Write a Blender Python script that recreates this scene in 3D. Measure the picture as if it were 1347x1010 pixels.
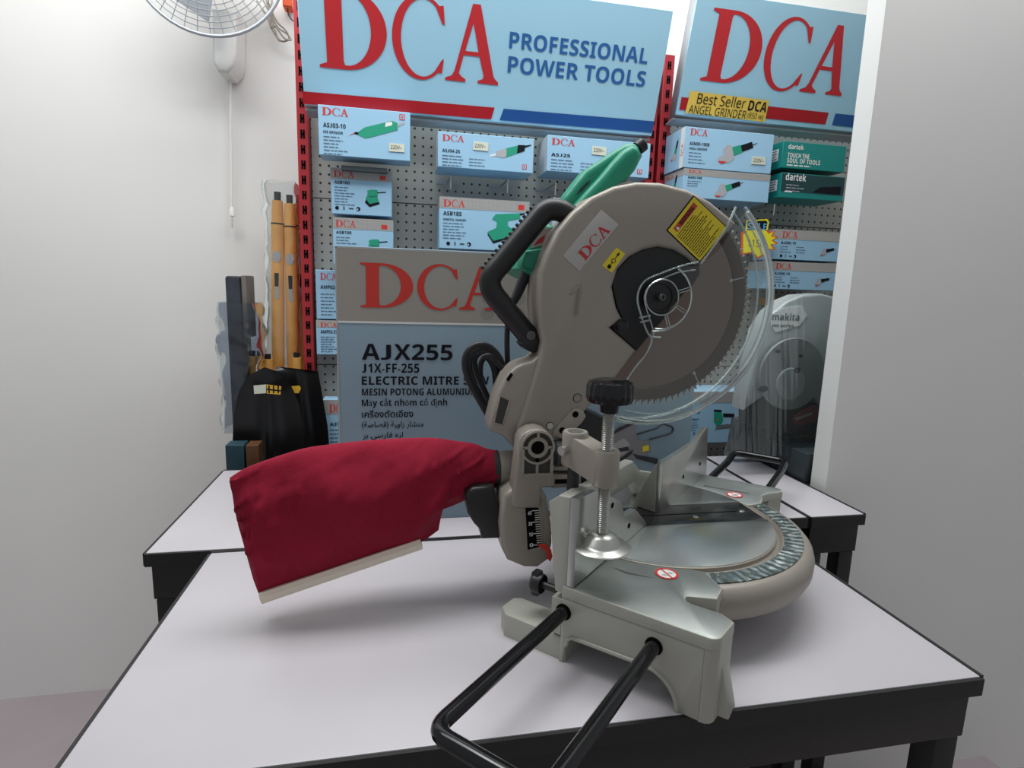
import bpy, bmesh, math, random
from mathutils import Vector, Matrix, noise
from mathutils.geometry import tessellate_polygon
random.seed(4)
for _o in list(bpy.data.objects): bpy.data.objects.remove(_o)
SC = bpy.context.scene; COL = SC.collection
V = Vector
# ------------------------------------------------------------------ camera
F, CX, CY = 760.0, 685.0, 505.0
dn = V(((538-CX)/F, (5040-CY)/F, 1)).normalized()
_vx = (4400-CX)/F
xw = V((_vx, -(dn.x*_vx+dn.z)/dn.y, 1)).normalized()
upc = -dn
yw = xw.cross(upc)
if yw.z < 0: yw = -yw
R = Matrix((xw, yw, upc))                    # camera (x right, y down, z ahead) -> world
CAM = V((0, 0, 1.141))
cam = bpy.data.cameras.new('camera'); co = bpy.data.objects.new('camera', cam); COL.objects.link(co)
cam.sensor_width = 36; cam.lens = F/1347*36; cam.shift_x = -(CX-673.5)/1347; cam.clip_start = .02
cr, cu, cf = R @ V((1, 0, 0)), R @ V((0, -1, 0)), R @ V((0, 0, 1))
M4 = Matrix.Identity(4)
for i in range(3):
    M4[i][0] = cr[i]; M4[i][1] = cu[i]; M4[i][2] = -cf[i]; M4[i][3] = CAM[i]
co.matrix_world = M4
SC.camera = co
# ------------------------------------------------------------------ light and exposure
SC.view_settings.view_transform = 'Standard'; SC.view_settings.look = 'None'
SC.view_settings.exposure = 0.0; SC.view_settings.gamma = 1
wd = bpy.data.worlds.new('world'); SC.world = wd; wd.use_nodes = True
wd.node_tree.nodes['Background'].inputs[0].default_value = (.93, .97, 1, 1)
wd.node_tree.nodes['Background'].inputs[1].default_value = .33
def area(name, loc, aim, sx, sy, e, c=(1, 1, 1)):
    l = bpy.data.lights.new(name, 'AREA'); l.shape = 'RECTANGLE'; l.size = sx; l.size_y = sy; l.energy = e; l.color = c
    o = bpy.data.objects.new(name, l); COL.objects.link(o); o.location = loc
    o.rotation_euler = (V(aim)-V(loc)).to_track_quat('-Z', 'Y').to_euler()
area('ceiling_light_rear', (.35, 1.05, 2.75), (.35, .95, 0), 2.2, .5, 25, (.97, 1, 1))
area('ceiling_light_rack', (.3, .70, 2.40), (.35, 1.5, 1.55), 2.0, .25, 14, (.98, 1, 1))
area('ceiling_light_left', (-.9, .9, 2.5), (-.6, 1.64, 1.5), .8, .6, 7, (1, 1, 1))
# ------------------------------------------------------------------ pixel ray -> point on a plane of the room
def ray(x, y): return R @ V(((x-CX)/F, (y-CY)/F, 1))
def atP(x, y, p, n):
    r = ray(x, y); return CAM + r*((V(p)-CAM).dot(V(n))/r.dot(V(n)))
def atY(x, y, Y): return atP(x, y, (0, Y, 0), (0, 1, 0))
def atZ(x, y, Z): return atP(x, y, (0, 0, Z), (0, 0, 1))
def atX(x, y, X): return atP(x, y, (X, 0, 0), (1, 0, 0))
# ------------------------------------------------------------------ materials
MATS = {}
def mat(name, col, rough=.5, metal=0, bump=0, bscale=200, var=0, vscale=8, spec=.5, coat=0):
    if name in MATS: return MATS[name]
    m = bpy.data.materials.new(name); m.use_nodes = True; nt = m.node_tree; b = nt.nodes['Principled BSDF']
    b.inputs['Base Color'].default_value = (*col, 1); b.inputs['Roughness'].default_value = rough
    b.inputs['Metallic'].default_value = metal; b.inputs['Specular IOR Level'].default_value = spec
    b.inputs['Coat Weight'].default_value = coat
    tc = nt.nodes.new('ShaderNodeTexCoord')
    if var:
        n = nt.nodes.new('ShaderNodeTexNoise'); n.inputs['Scale'].default_value = vscale; n.inputs['Detail'].default_value = 4
        nt.links.new(tc.outputs['Object'], n.inputs['Vector'])
        r = nt.nodes.new('ShaderNodeMapRange'); r.inputs[1].default_value = .3; r.inputs[2].default_value = .7
        r.inputs[3].default_value = 1-var; r.inputs[4].default_value = 1+var*.4
        nt.links.new(n.outputs['Fac'], r.inputs[0])
        mx = nt.nodes.new('ShaderNodeMix'); mx.data_type = 'RGBA'; mx.blend_type = 'MULTIPLY'; mx.inputs[0].default_value = 1
        mx.inputs[6].default_value = (*col, 1); nt.links.new(r.outputs[0], mx.inputs[7]); nt.links.new(mx.outputs[2], b.inputs['Base Color'])
    if bump:
        n = nt.nodes.new('ShaderNodeTexNoise'); n.inputs['Scale'].default_value = bscale; n.inputs['Detail'].default_value = 3
        nt.links.new(tc.outputs['Object'], n.inputs['Vector'])
        bp = nt.nodes.new('ShaderNodeBump'); bp.inputs['Strength'].default_value = bump; bp.inputs['Distance'].default_value = .002
        nt.links.new(n.outputs['Fac'], bp.inputs['Height']); nt.links.new(bp.outputs[0], b.inputs['Normal'])
    MATS[name] = m; return m
def clear(name, col, k, rough=.05, edge=1.0):
    m = bpy.data.materials.new(name); m.use_nodes = True; nt = m.node_tree; nt.nodes.clear()
    o = nt.nodes.new('ShaderNodeOutputMaterial'); t = nt.nodes.new('ShaderNodeBsdfTransparent'); t.inputs[0].default_value = (*col, 1)
    g = nt.nodes.new('ShaderNodeBsdfGlossy'); g.inputs['Roughness'].default_value = rough; g.inputs[0].default_value = (.95, 1, 1, 1)
    f = nt.nodes.new('ShaderNodeFresnel'); f.inputs[0].default_value = 1.45
    a = nt.nodes.new('ShaderNodeMath'); a.operation = 'MULTIPLY_ADD'; a.inputs[1].default_value = edge; a.inputs[2].default_value = k; a.use_clamp = True
    x = nt.nodes.new('ShaderNodeMixShader')
    nt.links.new(f.outputs[0], a.inputs[0]); nt.links.new(a.outputs[0], x.inputs[0]); nt.links.new(t.outputs[0], x.inputs[1])
    nt.links.new(g.outputs[0], x.inputs[2]); nt.links.new(x.outputs[0], o.inputs[0]); MATS[name] = m; return m
cast = mat('cast_grey', (.335, .302, .262), .42, .25, .12, 260, spec=.4)
castl = mat('cast_light', (.42, .42, .37), .45, .25, .10, 260)
alu = mat('machined_aluminium', (.60, .62, .60), .24, .9, .05, 60, .12, 9)
steel = mat('bare_steel', (.60, .61, .58), .28, .95, .04, 80, .15, 14)
zinc = mat('zinc_thread', (.50, .50, .47), .34, .9)
blk = mat('black_plastic', (.009, .009, .010), .42, 0, .08, 400)
blkg = mat('black_gloss', (.006, .006, .007), .12, 0, spec=.45)
hole = mat('hole_black', (.006, .006, .006), .9, spec=.05)
rub = mat('black_rubber', (.02, .021, .024), .5)
green = mat('tool_green', (.012, .29, .175), .38, 0, .08, 300)
red = mat('logo_red', (.55, .018, .025), .45)
redp = mat('print_red', (.62, .035, .025), .5)
stripe = mat('stripe_red', (.45, .006, .014), .35)
blue = mat('stripe_blue', (.012, .085, .30), .35)
lblue = mat('sign_blue', (.38, .645, .80), .32)
boxb = mat('box_blue', (.34, .57, .76), .38, var=.03)
bigb = mat('carton_blue', (.245, .35, .425), .45, 0, .05, 30, .06, 6)
bigg = mat('carton_grey', (.37, .345, .31), .5, 0, .05, 30, .06, 6)
bigd = mat('carton_dots', (.295, .285, .265), .5)
kraft = mat('carton_edge', (.25, .21, .17), .8)
bgrey = mat('box_grey', (.42, .40, .38), .5)
bdots = mat('box_grid', (.30, .30, .31), .5)
white = mat('print_white', (.80, .80, .78), .5)
ink = mat('ink', (.008, .009, .014), .7, spec=.15)
inkb = mat('ink_blue', (.03, .05, .09), .5)
inkl = mat('ink_pale', (.10, .16, .24), .5)
pgreen = mat('print_green', (.012, .32, .19), .5)
pgreend = mat('print_green_dark', (.008, .16, .10), .5)
pgrey = mat('print_grey', (.42, .42, .44), .5)
yellow = mat('sticker_yellow', (.78, .62, .02), .4)
note = mat('note_yellow', (.85, .56, .09), .6)
cream = mat('sticker_cream', (.66, .68, .55), .6)
orange = mat('marker_orange', (.75, .10, .02), .5)
bagm = mat('red_fabric', (.29, .010, .032), .85, 0, .35, 900, .12, 30, spec=.2)
bone = mat('clip_cream', (.86, .76, .63), .45)
wallm = mat('wall_paint', (.80, .79, .765), .8, 0, .05, 40, .05, 1.5)
tabm = mat('table_laminate', (.56, .53, .56), .36, 0, .02, 60, .05, 6)
apron = mat('table_black', (.010, .010, .010), .5, 0, .1, 200)
floorm = mat('floor_tile', (.42, .36, .38), .5, 0, 0, 1, .12, 3)
redm = mat('upright_red', (.42, .022, .03), .4)
rackg = mat('rack_grey', (.40, .43, .46), .4, .2)
wood = mat('varnished_wood', (.76, .37, .09), .4, 0, .05, 50, .18, 14)
shov = mat('shovel_black', (.008, .008, .009), .3, .2)
plas = clear('clear_plastic', (.95, .97, .96), .025, .10, .8)
plash = clear('clear_edge', (.82, .86, .86), .28, .14, 1.0)
wrap = clear('plastic_wrap', (.94, .96, .96), .08, .2, .8)
teal = mat('teal_box', (.006, .22, .20), .4)
teald = mat('teal_dark', (.012, .05, .055), .4)
mgrey = mat('guard_silver', (.42, .45, .45), .4, .2)
mdark = mat('dark_teal_body', (.03, .04, .045), .4)
bladem = mat('blade_steel', (.20, .148, .125), .36, .55, .06, 30, .12, 7)
toothm = mat('carbide', (.55, .52, .44), .4, .7)
def pegmat():
    m = mat('pegboard', (.45, .445, .41), .5); nt = m.node_tree; b = nt.nodes['Principled BSDF']
    g = nt.nodes.new('ShaderNodeNewGeometry'); s = nt.nodes.new('ShaderNodeSeparateXYZ'); nt.links.new(g.outputs['Position'], s.inputs[0])
    def ma(op, a, bb=None):
        n = nt.nodes.new('ShaderNodeMath'); n.operation = op
        for i, q in enumerate((a, bb)):
            if q is None: continue
            if isinstance(q, (int, float)): n.inputs[i].default_value = q
            else: nt.links.new(q, n.inputs[i])
        return n.outputs[0]
    fx = ma('SUBTRACT', ma('FRACT', ma('MULTIPLY', ma('ADD', s.outputs[0], 3), 50)), .5)
    fz = ma('SUBTRACT', ma('FRACT', ma('MULTIPLY', s.outputs[2], 50)), .5)
    d = ma('ADD', ma('MULTIPLY', fx, fx), ma('MULTIPLY', fz, fz))
    t = ma('LESS_THAN', d, .02)
    mx = nt.nodes.new('ShaderNodeMix'); mx.data_type = 'RGBA'; mx.inputs[6].default_value = (.45, .445, .41, 1); mx.inputs[7].default_value = (.02, .02, .02, 1)
    nt.links.new(t, mx.inputs[0]); nt.links.new(mx.outputs[2], b.inputs['Base Color']); return m
peg = pegmat()
# ------------------------------------------------------------------ mesh builder
_glyph = {}
def glyphs(s, bold=0.0, res=2):
    t_ = ''
    for ch in s:      # sans-serif capitals, small letters and digits
        n = ord(ch); hv = bold > .008
        if 65 <= n <= 90: ch = chr((0x1D5D4 if hv else 0x1D5A0)+n-65)
        elif 97 <= n <= 122: ch = chr((0x1D5EE if hv else 0x1D5BA)+n-97)
        elif 48 <= n <= 57: ch = chr((0x1D7EC if hv else 0x1D7E2)+n-48)
        t_ += ch
    arabic = any(0x600 <= ord(c) <= 0x1FFF and not 0x1E00 <= ord(c) or ord(c) > 0xFE00 for c in s)
    if not arabic: s = t_; bold = 0 if hv_(t_) else min(.008, max(0, bold-.018))
    if 'J' in s or chr(0x1D5DD) in s or chr(0x1D5A9) in s:
        x = 0; V_, F_ = [], []; hh = glyphs('HH', bold+.018 if hv_(s) else 0, res)[0]; w0 = max(p[0] for p in hh)
        for ch in s:
            if ch == ' ': x += .26; continue
            a = _raw(ch, bold, res); b = _raw('H'+ch+'H', bold, res)[0]; adv = max(p[0] for p in b)-max(p[0] for p in _raw('HH', bold, res)[0])
            ys = [p[1] for p in a[0]]; dj = ch in 'J'+chr(0x1D5DD)+chr(0x1D5A9)
            y0, y1 = min(ys), max(ys); n0 = len(V_)
            V_ += [(x+p[0]*(1.25 if dj else 1)+(.14 if dj else 0), (p[1]-y0)*.682/(y1-y0) if dj else p[1]) for p in a[0]]; F_ += [tuple(i+n0 for i in f) for f in a[1]]
            x += adv+(.22 if dj else 0)
        return V_, F_
    return _raw(s, bold, res)
def hv_(s): return any(0x1D5D4 <= ord(c) <= 0x1D607 for c in s)
def _raw(s, bold, res):
    k = (s, bold, res)
    if k not in _glyph:
        c = bpy.data.curves.new('lettering_curve', 'FONT'); c.body = s; c.resolution_u = res; c.offset = bold
        o = bpy.data.objects.new('lettering_curve', c); m = bpy.data.meshes.new_from_object(o)
        vs = [(v.co.x, v.co.y) for v in m.vertices]; fs = [tuple(p.vertices) for p in m.polygons]
        bpy.data.objects.remove(o); bpy.data.curves.remove(c); bpy.data.meshes.remove(m)
        _glyph[k] = (vs, fs)
    return _glyph[k]
def letter_D():
    o = [(0, 0), (.36, 0)]+[(.36+.56*math.cos(a), .5+.5*math.sin(a)) for a in [math.radians(-84+168*i/22) for i in range(23)]]+[(.36, 1), (0, 1), (0, .965), (.1, .93), (.1, .07), (0, .035)]
    h = [(.325, .10), (.345, .055)]+[(.36+.345*math.cos(a), .5+.45*math.sin(a)) for a in [math.radians(-82+164*i/20) for i in range(21)]]+[(.345, .945), (.325, .90)]
    return [o, h[::-1]]
def letter_C():
    o = [(.44+.44*math.cos(a), .5+.53*math.sin(a)) for a in [math.radians(52+256*i/40) for i in range(41)]]
    o = [(.80, .70), (.765, .70)]+[(.47+.335*math.cos(a), .5+.485*math.sin(a)) for a in [math.radians(55+250*i/36) for i in range(37)]]+[(.765, .25), (.80, .27), (.775, .08)]+o[::-1]+[(.775, .93)]
    return [o]
def letter_A():
    return [[(0, 0), (.38, 0), (.38, .035), (.30, .07), (.25, .11), (.33, .35), (.62, .35), (.72, .10), (.70, .06), (.61, .035), (.61, 0), (1.0, 0), (1.0, .035), (.93, .08), (.90, .12), (.60, 1), (.46, 1), (.17, .14), (.12, .07), (0, .035)],
            [(.355, .405), (.60, .405), (.485, .77)][::-1]]
class MB:
    def __init__(s): s.bm = bmesh.new(); s.m = []
    def mi(s, m):
        if m not in s.m: s.m.append(m)
        return s.m.index(m)
    def face(s, vs, m, smooth=False):
        try: f = s.bm.faces.new(vs)
        except ValueError: return None
        f.material_index = s.mi(m); f.smooth = smooth; return f
    def poly(s, pts, m): return s.face([s.bm.verts.new(p) for p in pts], m)
    def box(s, a, b, m, bevel=0, rot=None):
        a, b = V(a), V(b); vs = [s.bm.verts.new((x, y, z)) for x in (a.x, b.x) for y in (a.y, b.y) for z in (a.z, b.z)]
        fs = [s.face([vs[i] for i in q], m) for q in ((0, 1, 3, 2), (4, 6, 7, 5), (0, 4, 5, 1), (2, 3, 7, 6), (0, 2, 6, 4), (1, 5, 7, 3))]
        if bevel:
            ed = list({e for f in fs for e in f.edges})
            r = bmesh.ops.bevel(s.bm, geom=ed, offset=bevel, segments=2, profile=.5, affect='EDGES', clamp_overlap=True)
            for f in r['faces']: f.material_index = s.mi(m); f.smooth = True
            vs = list({v for f in fs if f.is_valid for v in f.verts} | {v for f in r['faces'] for v in f.verts})
        if rot:
            c = (a+b)/2
            for v in vs: v.co = c + rot @ (v.co-c)
        return vs
    def prism(s, pts, ext, m, bevel=0, seg=2, side=None, back=False, top=None):
        """pts: planar outline, ext: vector away from it; bevel rounds the rim of the first face (and the far one if back)"""
        ext = V(ext); pts = [V(p) for p in pts]
        a = [s.bm.verts.new(p) for p in pts]; b = [s.bm.verts.new(p+ext) for p in pts]; n = len(a)
        f0 = s.face(a, m); f1 = s.face(b[::-1], m); sd = []
        for i in range(n): sd.append(s.face([a[(i+1) % n], a[i], b[i], b[(i+1) % n]], side or m, bool(bevel)))
        fs = [f for f in [f0, f1]+sd if f]
        bmesh.ops.recalc_face_normals(s.bm, faces=fs)
        if top: f0.material_index = s.mi(top)
        if bevel:
            ed = list(f0.edges)+(list(f1.edges) if back else [])
            r = bmesh.ops.bevel(s.bm, geom=ed, offset=bevel, segments=seg, profile=.5, affect='EDGES', clamp_overlap=True)
            for f in r['faces']: f.material_index = s.mi(m); f.smooth = True
        return fs
    def tube(s, pts, r, m, seg=12, closed=False, caps=True):
        pts = [V(p) for p in pts]; n = len(pts); rr = r if isinstance(r, (list, tuple)) else [r]*n
        T = []
        for i in range(n):
            a = pts[(i-1) % n] if (closed or i) else pts[i]; b = pts[(i+1) % n] if (closed or i < n-1) else pts[i]
            T.append((b-a).normalized())
        u = T[0].orthogonal().normalized(); rings = []
        for i in range(n):
            u = (u-T[i]*u.dot(T[i])).normalized(); w = T[i].cross(u)
            rings.append([s.bm.verts.new(pts[i]+(u*math.cos(k*2*math.pi/seg)+w*math.sin(k*2*math.pi/seg))*rr[i]) for k in range(seg)])
        for i in range(n if closed else n-1):
            A, B = rings[i], rings[(i+1) % n]
            for k in range(seg): s.face([A[k], A[(k+1) % seg], B[(k+1) % seg], B[k]], m, True)
        if caps and not closed: s.face(rings[0][::-1], m); s.face(rings[-1], m)
    def cyl(s, p0, p1, r, m, seg=24, r1=None): s.tube([p0, p1], [r, r if r1 is None else r1], m, seg)
    def lathe(s, c, ax, prof, m, seg=48, a0=0, a1=360, ref=None, smooth=True):
        """prof: (radius, distance along ax)"""
        c, ax = V(c), V(ax).normalized(); u = (V(ref)-ax*V(ref).dot(ax)).normalized() if ref else ax.orthogonal().normalized(); w = ax.cross(u)
        full = a1-a0 >= 360; n = seg if full else seg+1; rings = []
        for r, h in prof:
            if r < 1e-6: rings.append([s.bm.verts.new(c+ax*h)]); continue
            rings.append([s.bm.verts.new(c+ax*h+(u*math.cos(math.radians(a0+(a1-a0)*k/seg))+w*math.sin(math.radians(a0+(a1-a0)*k/seg)))*r) for k in range(n)])
        for A, B in zip(rings, rings[1:]):
            for k in range(seg):
                k2 = (k+1) % n
                if len(A) == 1 and len(B) == 1: continue
                if len(A) == 1: s.face([A[0], B[k2], B[k]], m, smooth)
                elif len(B) == 1: s.face([A[k], A[k2], B[0]], m, smooth)
                else: s.face([A[k], A[k2], B[k2], B[k]], m, smooth)
    def grid(s, G, m, smooth=True, closed=False):
        vs = [[s.bm.verts.new(p) for p in row] for row in G]
        for i in range(len(vs)-1):
            n = len(vs[i])
            for j in range(n if closed else n-1): s.face([vs[i][j], vs[i][(j+1) % n], vs[i+1][(j+1) % n], vs[i+1][j]], m, smooth)
        return vs
    def build(s, name, parent=None, angle=35, loc=None):
        me = bpy.data.meshes.new(name); s.bm.normal_update(); s.bm.to_mesh(me); s.bm.free()
        for m in s.m: me.materials.append(m)
        if angle:
            me.set_sharp_from_angle(angle=math.radians(angle))
        o = bpy.data.objects.new(name, me); COL.objects.link(o)
        if parent:
            o.parent = parent
            if not parent.parent: o.matrix_parent_inverse = Matrix.Translation(-parent.location)
        elif loc is not None:
            me.transform(Matrix.Translation(-V(loc))); o.location = loc
        return o
class Face:
    """a flat printed face: origin, right, up, outward normal; prints are thin layers on it"""
    def __init__(s, mb, o, ux, uy, lift=.0004): s.mb, s.o, s.ux, s.uy = mb, V(o), V(ux).normalized(), V(uy).normalized(); s.n = s.ux.cross(s.uy); s.lift = lift
    def P(s, u, v, k=1): return s.o+s.ux*u+s.uy*v+s.n*(s.lift*k)
    def uv(s, px): p = atP(px[0], px[1], s.o, s.n)-s.o; return p.dot(s.ux), p.dot(s.uy)
    def poly(s, uvs, m, k=1): return s.mb.poly([s.P(u, v, k) for u, v in uvs], m)
    def ppoly(s, pxs, m, k=1): return s.poly([s.uv(p) for p in pxs], m, k)
    def rect(s, u0, v0, u1, v1, m, k=1): return s.poly([(u0, v0), (u1, v0), (u1, v1), (u0, v1)], m, k)
    def disc(s, u, v, r, m, k=1, n=16): s.poly([(u+r*math.cos(2*math.pi*i/n), v+r*math.sin(2*math.pi*i/n)) for i in range(n)], m, k)
    def loops(s, loops, m, k=1):
        pts = [p for l in loops for p in l]
        vs = [s.mb.bm.verts.new(s.P(u, v, k)) for u, v in pts]
        for t in tessellate_polygon([[V((u, v, 0)) for u, v in l] for l in loops]):
            a, b, c = [pts[i] for i in t]
            if abs((b[0]-a[0])*(c[1]-a[1])-(b[1]-a[1])*(c[0]-a[0])) < 1e-12: continue
            if (b[0]-a[0])*(c[1]-a[1])-(b[1]-a[1])*(c[0]-a[0]) < 0: t = t[::-1]
            s.mb.face([vs[i] for i in t], m)
    def text(s, t, u, v, h, m, w=None, bold=0, k=1.5, rot=0, res=2, halign=0):
        vs, fs = glyphs(t, bold, res)
        if not vs: return
        x0 = min(p[0] for p in vs); x1 = max(p[0] for p in vs); sy = h/.682; sx = (w/(x1-x0)) if w else sy
        c, sn = math.cos(rot), math.sin(rot)
        vv = []
        for x, y in vs:
            a, b = (x-x0)*sx-halign*(x1-x0)*sx, y*sy
            vv.append(s.mb.bm.verts.new(s.P(u+a*c-b*sn, v+a*sn+b*c, k)))
        for f in fs: s.mb.face([vv[i] for i in f], m)
    def ptext(s, t, p0, p1, hpx, m, bold=0, k=1.5, res=2):
        a, b = s.uv(p0), s.uv(p1); c = s.uv((p0[0], p0[1]-hpx)); h = math.hypot(c[0]-a[0], c[1]-a[1])
        s.text(t, a[0], a[1], h, m, math.hypot(b[0]-a[0], b[1]-a[1]), bold, k, math.atan2(b[1]-a[1], b[0]-a[0]) if abs(b[1]-a[1]) > .25*abs(b[0]-a[0]) else 0, res)
    def dca(s, u, v, h, w, m, k=1.5, rot=0):
        """the three serif capitals, total width w"""
        c, sn = math.cos(rot), math.sin(rot)
        for L, x0, wd in ((letter_D(), 0, .368), (letter_C(), .392, .31), (letter_A(), .69, .31)):
            sc = wd/(.93 if x0 == 0 else (.86 if x0 < .5 else 1.0))
            s.loops([[(u+((x0+x*sc)*w)*c-(y*h)*sn, v+((x0+x*sc)*w)*sn+(y*h)*c) for x, y in l] for l in L], m, k)
def thing(name, label, cat, loc, group=None):
    o = bpy.data.objects.new(name, None); COL.objects.link(o); o.location = loc; o.empty_display_size = .05
    o['label'] = label; o['category'] = cat
    if group: o['group'] = group
    return o
def tag(o, label, cat, group=None):
    o['label'] = label; o['category'] = cat
    if group: o['group'] = group
    return o
def struct(o): o['kind'] = 'structure'; return o
def smooth_path(pts, n=8):
    pts = [V(p) for p in pts]; out = []; q = [pts[0]]+pts+[pts[-1]]
    for i in range(1, len(q)-2):
        p0, p1, p2, p3 = q[i-1:i+3]
        for k in range(n):
            t = k/n; out.append(.5*((2*p1)+(p2-p0)*t+(2*p0-5*p1+4*p2-p3)*t*t+(3*p1-p0-3*p2+p3)*t**3))
    out.append(pts[-1]); return out
def fillet(pts, r, n=5):
    """round the inner corners of a polyline"""
    pts = [V(p) for p in pts]; out = [pts[0]]
    for a, b, c in zip(pts, pts[1:], pts[2:]):
        d0, d1 = (a-b).normalized(), (c-b).normalized(); rr = min(r, (a-b).length*.45, (c-b).length*.45)
        p, q = b+d0*rr, b+d1*rr
        for k in range(n+1):
            t = k/n; out.append(p*(1-t)**2+b*2*t*(1-t)+q*t*t)
    out.append(pts[-1]); return out
TZ = .75
# ================================================================== SETTING
YW = 1.64
m = MB(); m.box((-3.2, -2, -.03), (3.2, YW, 0), floorm); struct(m.build('floor', angle=0))
m = MB(); m.box((-3.2, YW, 0), (3.2, YW+.05, 2.9), wallm); struct(m.build('wall_back', angle=0))
m = MB(); m.box((.85, .985, 0), (2.6, 1.03, 2.9), wallm); struct(m.build('added_partition', angle=0))  # added white partition, not a known wall; closes off rack and wrapped saw
m = MB(); m.cyl(atY(303, 96, 1.62), atY(305, 300, 1.62), .003, wallm, 8); struct(m.build('trim_1'))
# ================================================================== TABLES
def table(name, label, x0, x1, y0, y1, group=None, zt=TZ, ap=.075):
    t = thing(name, label, 'table', ((x0+x1)/2, (y0+y1)/2, 0), group)
    m = MB(); m.box((x0, y0, zt-.018), (x1, y1, zt), tabm, .0015)
    m.build('table_top', t)
    m = MB(); m.box((x0-.001, y0-.004, zt-.020), (x1+.001, y0, zt-.001), apron)
    m.box((x0-.001, y1, zt-.020), (x1+.001, y1+.004, zt+.0005), apron); m.box((x1, y0, zt-.02), (x1+.004, y1, zt+.0005), apron); m.box((x0-.004, y0, zt-.02), (x0, y1, zt-.001), apron); m.build('edge_band', t)
    m = MB(); m.box((x0+.004, y0+.004, zt-ap), (x1-.004, y0+.024, zt-.0185), apron, .002); m.box((x0+.004, y1-.024, zt-ap), (x1-.004, y1-.004, zt-.0185), apron)
    m.box((x0+.004, y0+.024, zt-ap), (x0+.024, y1-.024, zt-.0185), apron); m.box((x1-.024, y0+.024, zt-ap), (x1-.004, y1-.024, zt-.0185), apron); m.build('apron', t)
    for x in (x0+.006, x1-.036):
        for y in (y0+.006, y1-.036):
            m = MB(); m.box((x, y, 0), (x+.03, y+.03, zt-ap-.0005), apron, .003); m.build('leg', t)
    return t
table('display_table', 'long white-topped table carrying the assembled mitre saw, black front edge', -.27, .60, .443, .85)
table('display_table', 'white-topped table behind the saw with the big carton standing on it', -.36, .712, .862, 1.238)
table('side_table', 'narrow white table behind the saw, left of the plastic wrapped saw', .722, .832, .862, 1.238)
# ================================================================== MITRE SAW
O = V((.341, .698, .836)); s2 = math.sqrt(.5); U = V((s2, s2, 0)); W = V((s2, -s2, 0)); Z = V((0, 0, 1))
def B(u, w, z): return V((O.x, O.y, TZ))+U*u+W*w+Z*z
saw = thing('mitre_saw', 'grey and green electric mitre saw with red dust bag standing on the front table', 'mitre saw', (O.x, O.y, TZ))
def onB(px, w=0): return atP(px[0], px[1], O+W*w, W)
TU = .006
def arc(cx, cy, r, a0, a1, n): return [(cx+r*math.cos(math.radians(a0+(a1-a0)*i/n)), cy+r*math.sin(math.radians(a0+(a1-a0)*i/n))) for i in range(n+1)]
# --- base
m = MB()
zt = .086
near = [(-.2410, -.012)]+[(-.2305-.0105*math.cos(math.radians(a)), .1385+.0105*math.sin(math.radians(a))) for a in (0, 18, 36, 54, 72, 90)]+[(-.2005, .152), (-.192, .138), (-.1925, .108), (-.190, .1025), (-.186, .1000), (-.1815, .1005), (-.179, .104), (-.168, .127), (-.142, .126), (-.117, .100)]
ci = [(TU+.152*math.cos(math.radians(a)), .152*math.sin(math.radians(a))) for a in (146, 152, 158, 164, 170, 176, 180)]
nearp = near+ci+[(-.146, -.012)]
planed = mat('planed_top', (.50, .53, .51), .38, .85, .05, 120, .15, 22)
m.prism([B(u, w, zt) for u, w in nearp], (0, 0, -.012), castl, .0018, top=planed)
farp = [(.232, -.012), (.240, .118), (.226, .123), (.205, .108), (.186, .100), (.170, .1045), (.150, .106), (.128, .092)]
fi = [(TU+.152*math.cos(math.radians(a)), .152*math.sin(math.radians(a))) for a in (36, 30, 24, 18, 12, 6, 0)]
m.prism([B(u, w, zt) for u, w in (farp+fi+[(.146, -.012)])[::-1]], (0, 0, -.012), castl, .0018, top=planed)
def endwall(u, w0, w1, foot, th, sg, top):
    n = 9
    pts = [(w0, .006), (w0, top), (w1, top), (w1, .0), (foot, .0)]
    pts += [(foot-.034*(1-math.cos(math.radians(90*i/n))), .036*math.sin(math.radians(90*i/n))) for i in range(1, n+1)]
    pts += [(w0+.014, .034), (w0+.009, .030), (w0+.007, .022), (w0+.004, 0), (w0-.001, 0)]
    m.prism([B(u, w, z) for w, z in pts], U*th*sg, castl, .0015)
    # lip that follows the arch
    lip = [B(u+.0005*sg, w, z-.0015) for w, z in pts[4:-2]]; m.tube(lip, .0024, castl, 8)
endwall(-.2405, -.012, .138, .116, .010, 1, zt-.0125); endwall(.236, -.012, .112, .085, -.010*-1, -1, zt-.0125)
co_ = [(-.2405, .136)]+[(-.2305-.010*math.cos(math.radians(a)), .1385+.010*math.sin(math.radians(a))) for a in (0, 22, 45, 68, 90)]+[(-.2005, .1515), (-.2005, .142), (-.230, .1385), (-.2315, .136)]
m.prism([B(u, w, zt-.0125) for u, w in co_], -Z*(zt-.0125), castl, 0)
m.prism([B(-.222, .150, .05), B(-.205, .151, .05), B(-.197, .160, 0), B(-.222, .160, 0)], -W*.012, castl, .002)
# front wing walls
m.prism([B(-.192, .137, zt-.0125), B(-.192, .104, zt-.0125), B(-.192, .104, .02), B(-.192, .137, .002)], -U*.006, castl)
m.prism([B(-.167, .126, zt-.0125), B(-.142, .125, zt-.0125), B(-.142, .125, .02), B(-.167, .126, .02)], -W*.012, castl)
m.prism([B(-.168, .127, zt-.0125), B(-.183, .104, zt-.0125), B(-.183, .104, .03), B(-.168, .127, .03)], -W*.002+U*.004, castl)
m.prism([B(.226, .122, zt-.0125), B(.205, .107, zt-.0125), B(.205, .107, .01), B(.226, .122, .01)], -W*.006, castl)
m.prism([B(.170, .104, zt-.0125), B(.150, .105, zt-.0125), B(.150, .105, .02), B(.170, .104, .02)], -W*.008, castl)
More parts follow.
